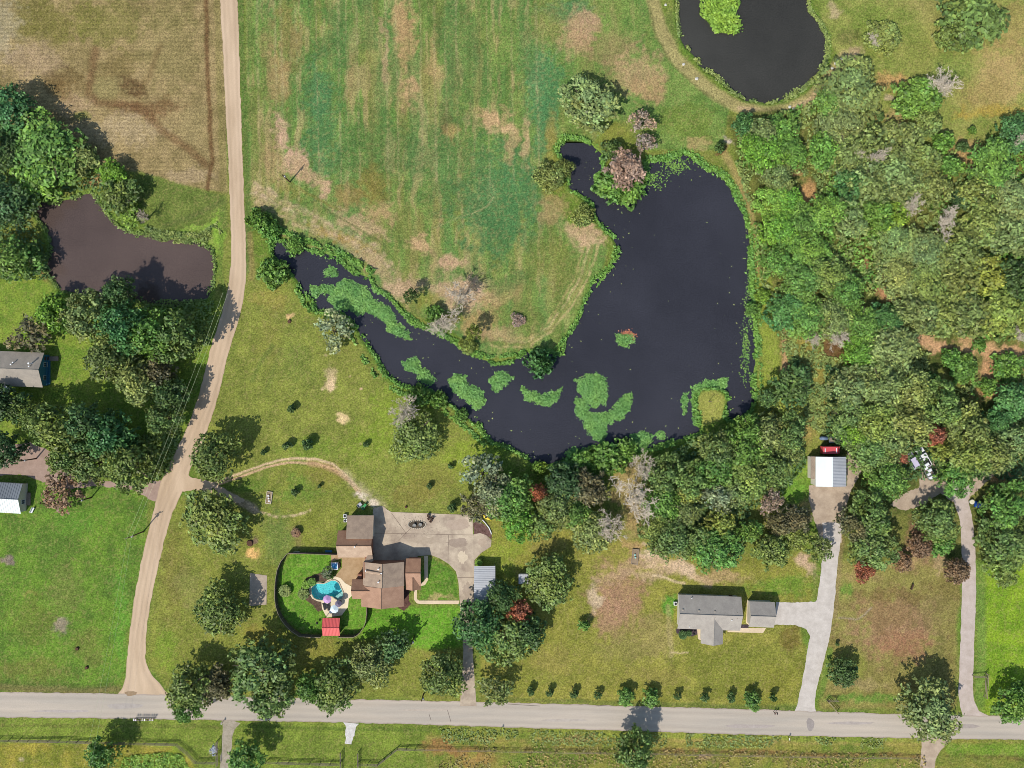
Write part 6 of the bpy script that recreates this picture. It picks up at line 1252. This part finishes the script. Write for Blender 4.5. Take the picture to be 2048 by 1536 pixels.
box_bed(538.5, 995, 1.5, 3.2, R_(-8), 'pale framed raised bed on the lawn inside the curved track', 3); box_bed(1270, 1113, 1.7, 4.0, R_(-6), 'narrow wooden framed bed on the dry lawn below the middle wood', 2)
# lawn tractor with cart, boulders, stumps, small things
def tractor(px, py, rz, label):
    o = empty('lawn_tractor', W(px, py), rz); tag(o, label, 'lawn tractor'); G = M('green_paint', (60,150,84), .4, .06, 2); MB().box(.1, -.32, .4, 1.0, .32, .85).build('hood', G, o, bevel=.04); MB().box(-.7, -.5, .45, .05, .5, .62).build('fender', G, o); MB().box(-.45, -.22, .63, -.05, .22, .72).build('seat', BLACK, o); MB().tube((.08, 0, .8), (-.05, 0, 1.05), .02).build('steering_column', BLACK, o)
    for x, r in ((-.45, .33), (.75, .22)):
        for y in (-.5, .5): MB().tube((x, y - .1, r), (x, y + .1, r), r, r, 12).build('wheel', BLACK, o)
tractor(728, 1013, R_(50), 'green lawn tractor on the grass above the brown roofed house'); o = empty('cart', W(720, 1009), R_(40)); tag(o, 'small grey cart left of the green lawn tractor', 'cart'); m = MB(); m.box(-.6, -.45, .3, .6, .45, .36); [m.box(*v) for v in ((-.6,-.45,.362,.6,-.4,.7),(-.6,.4,.362,.6,.45,.7),(-.6,-.4,.362,-.55,.4,.7),(.55,-.4,.362,.6,.4,.7))]; m.build('tub', STEEL, o); [MB().tube((0, y - .05, .22), (0, y + .05, .22), .22, .22, 10).build('wheel', BLACK, o) for y in (-.52, .52)]
for i, (x, y) in enumerate(((692, 1040), (691, 1031))): o = empty('air_conditioner', W(x, y)); tag(o, ['lower air conditioner unit at the upper left wall of the brown roofed house', 'upper air conditioner unit at the upper left wall of the brown roofed house'][i], 'air conditioner'); MB().box(-.42, -.42, 0, .42, .42, .8).build('case', WHITE, o, bevel=.03); MB().lathe((0, 0, .805), [(.34, 0), (.3, .03)], 16).build('fan_grille', BLACK, o)
o = empty('air_conditioner', W(1350, 1206)); tag(o, 'air conditioner unit at the left wall of the grey roofed house', 'air conditioner'); MB().box(-.42, -.42, 0, .42, .42, .8).build('case', WHITE, o, bevel=.03); MB().lathe((0, 0, .805), [(.34, 0), (.3, .03)], 16).build('fan_grille', BLACK, o)
def stump(px, py, r, label): o = MB().lathe(W(px, py), [(r * 1.3, -.1), (r, .15), (r * .9, .4)], 9).build('stump', M('stump_wood', (92,66,50), .95, .3, 6)); tag(o, label, 'stump')
stump(155, 1297, .42, 'upper dark stump on the green lawn left of the lane'); stump(174, 1335, .42, 'lower dark stump on the green lawn left of the lane'); stump(579, 643, .45, 'dark stump beside a sandy spot near the lane bend'); stump(500, 1086, .8, 'brown stump pile above the round sand patch'); stump(812, 1014, .3, 'small dark stump above the concrete pad')
def rockm(cx, cy, r, seed):
    rr = random.Random(seed); bm = bmesh.new(); bmesh.ops.create_icosphere(bm, subdivisions=2, radius=r)
    for v in bm.verts: v.co *= rr.uniform(.8, 1.15); v.co.z *= .6
    me = bpy.data.meshes.new('boulder'); bm.to_mesh(me); bm.free(); o = obj('boulder', me, M('pale_rock', (206,202,190), .9, .12, 3)); o.location = W(cx, cy) + Vector((0, 0, r * .3)); return o
RK = [(1683,118,'boulder highest on the dam slope'),(1676,121,'boulder below the highest one on the dam slope'),(1671,127,'third boulder down the dam slope'),(1664,137,'boulder beside the broad pale crown at the dam'),(1579,214,'left boulder of the lowest pair on the dam'),(1587,219,'right boulder of the lowest pair on the dam'),(1331,10,'pale boulder at the top edge of the dam path'),(1367,129,'pale boulder on the bend of the dam path'),(1393,158,'boulder on the dam path left of the grey pond')]
for i, (x, y, lb) in enumerate(RK): tag(rockm(x, y, .34 + .06 * (i % 3), i), lb, 'boulder', 'pale boulders along the dam')
m = MB(); rr = random.Random(12)
for i in range(90): p = W(428 + rr.gauss(0, 3.2), 1499 + rr.gauss(0, 5)); m.lathe(p + Vector((0, 0, rr.uniform(0, .25))), [(rr.uniform(.1, .26), 0), (.08, .2)], 5)
tag(m.build('rubble_heap', M('rubble', (196,200,206), .9, .15, 4)), 'heap of grey rubble left of the narrow gravel entrance', kind='stuff')
# wooden entrance frames
def hframe(p, q, h, label, r=.09):
    o = empty('timber_fence', (0, 0, 0)); tag(o, label, 'fence'); a, b_ = W(*p), W(*q); [MB().tube(v, v + Vector((0, 0, h)), r).build('post', WOOD, o) for v in (a, b_)]; m = MB()
    for z in (.5, 1.0, h - .05): m.tube(a + Vector((0, 0, z)), b_ + Vector((0, 0, z)), r * .7, r * .7, 5)
    m.build('rail', WOOD, o)
hframe((1653,1400), (1673,1423), 1.5, 'slanting wooden fence panel right of the pale driveway'); hframe((1654,1399), (1672,1398), 1.5, 'short wooden fence panel meeting the slanting one'); hframe((1967,1392), (1970,1345), 1.6, 'upright wooden fence panel right of the right driveway'); hframe((1944,1350), (1968,1351), 1.6, 'short crosswise fence panel at the right driveway')
def bench(px, py, rz, mt, label, cat='bench'):
    o = empty('bench', W(px, py), rz); tag(o, label, cat); MB().box(-.75, -.22, .42, .75, .22, .47).build('seat', mt, o); MB().box(-.75, .22, .42, .75, .27, .9).build('backrest', mt, o); [MB().box(x - .05, -.2, 0, x + .05, .2, .42).build('leg', mt, o) for x in (-.6, .6)]
bench(594, 1104.5, R_(2), WHITE, 'pale bench in the shade of the upper pool fence'); bench(1823, 1173, R_(70), DARKW, 'small dark bench at the top of the brown lot'); bench(67, 1020, R_(65), WHITE, 'white slatted bench beside the metal roofed house')
o = tag(MB().box(-.9, -.28, .3, .9, .28, .42).build('paddle_board', TEAL_, bevel=.05), 'blue board leaning at the upper pool fence beside the wing', 'board'); o.location = W(658, 1102)
def grill(px, py, label): o = empty('grill', W(px, py)); tag(o, label, 'grill'); MB().lathe((0, 0, .7), [(.15, 0), (.32, .15), (.32, .3), (.1, .5)], 14).build('bowl', BLACK, o); [MB().tube((.2 * math.cos(a), .2 * math.sin(a), 0), (.12 * math.cos(a), .12 * math.sin(a), .75), .02).build('leg', STEEL, o) for a in (0, 2.1, 4.2)]
grill(636, 1244, 'round black grill beside the red roofed cabana'); grill(1386, 1265, 'dark round pot on the mulch bed of the grey roofed house')
# palm like plant and shrubs in the beds
def fan_plant(px, py, r, pal, label):
    rs_ = np.random.default_rng(int(px)); n = 900; a = rs_.integers(0, 11, n) / 11 * 6.28 + rs_.normal(size=n) * .13; q = rs_.random(n) ** .7 * r; p = W(px, py)
    o = leaf_obj('palm_plant', np.stack([np.cos(a) * q, np.sin(a) * q, .5 + .7 * np.sin(q / r * 2.6)], 1), up_n(n, rs_, .4), .26, pal, None, label, 'plant', seed=int(px), asp=2.2); o.location = p
fan_plant(572, 1180, 1.5, 'sage', 'fan leaved plant alone on the fenced lawn left of the pool'); fan_plant(609, 1186, 1.4, 'olive', 'spiky plant on the left side of the mulch bed'); fan_plant(614, 1168, 1.0, 'lime', 'small spiky plant at the upper left of the mulch bed'); fan_plant(626, 1162, 1.0, 'fresh', 'leafy plant at the top of the mulch bed'); fan_plant(958, 1124, .8, 'lime', 'little plant at the corner of the carport'); fan_plant(594, 1064, 1.1, 'brown', 'dry garden clump below the thin track'); fan_plant(1376, 1264, .6, 'deep', 'dark plant in the mulch bed of the grey roofed house'); fan_plant(1364, 1267, 1.0, 'deep', 'dark bush at the left end of the mulch bed of the grey roofed house')
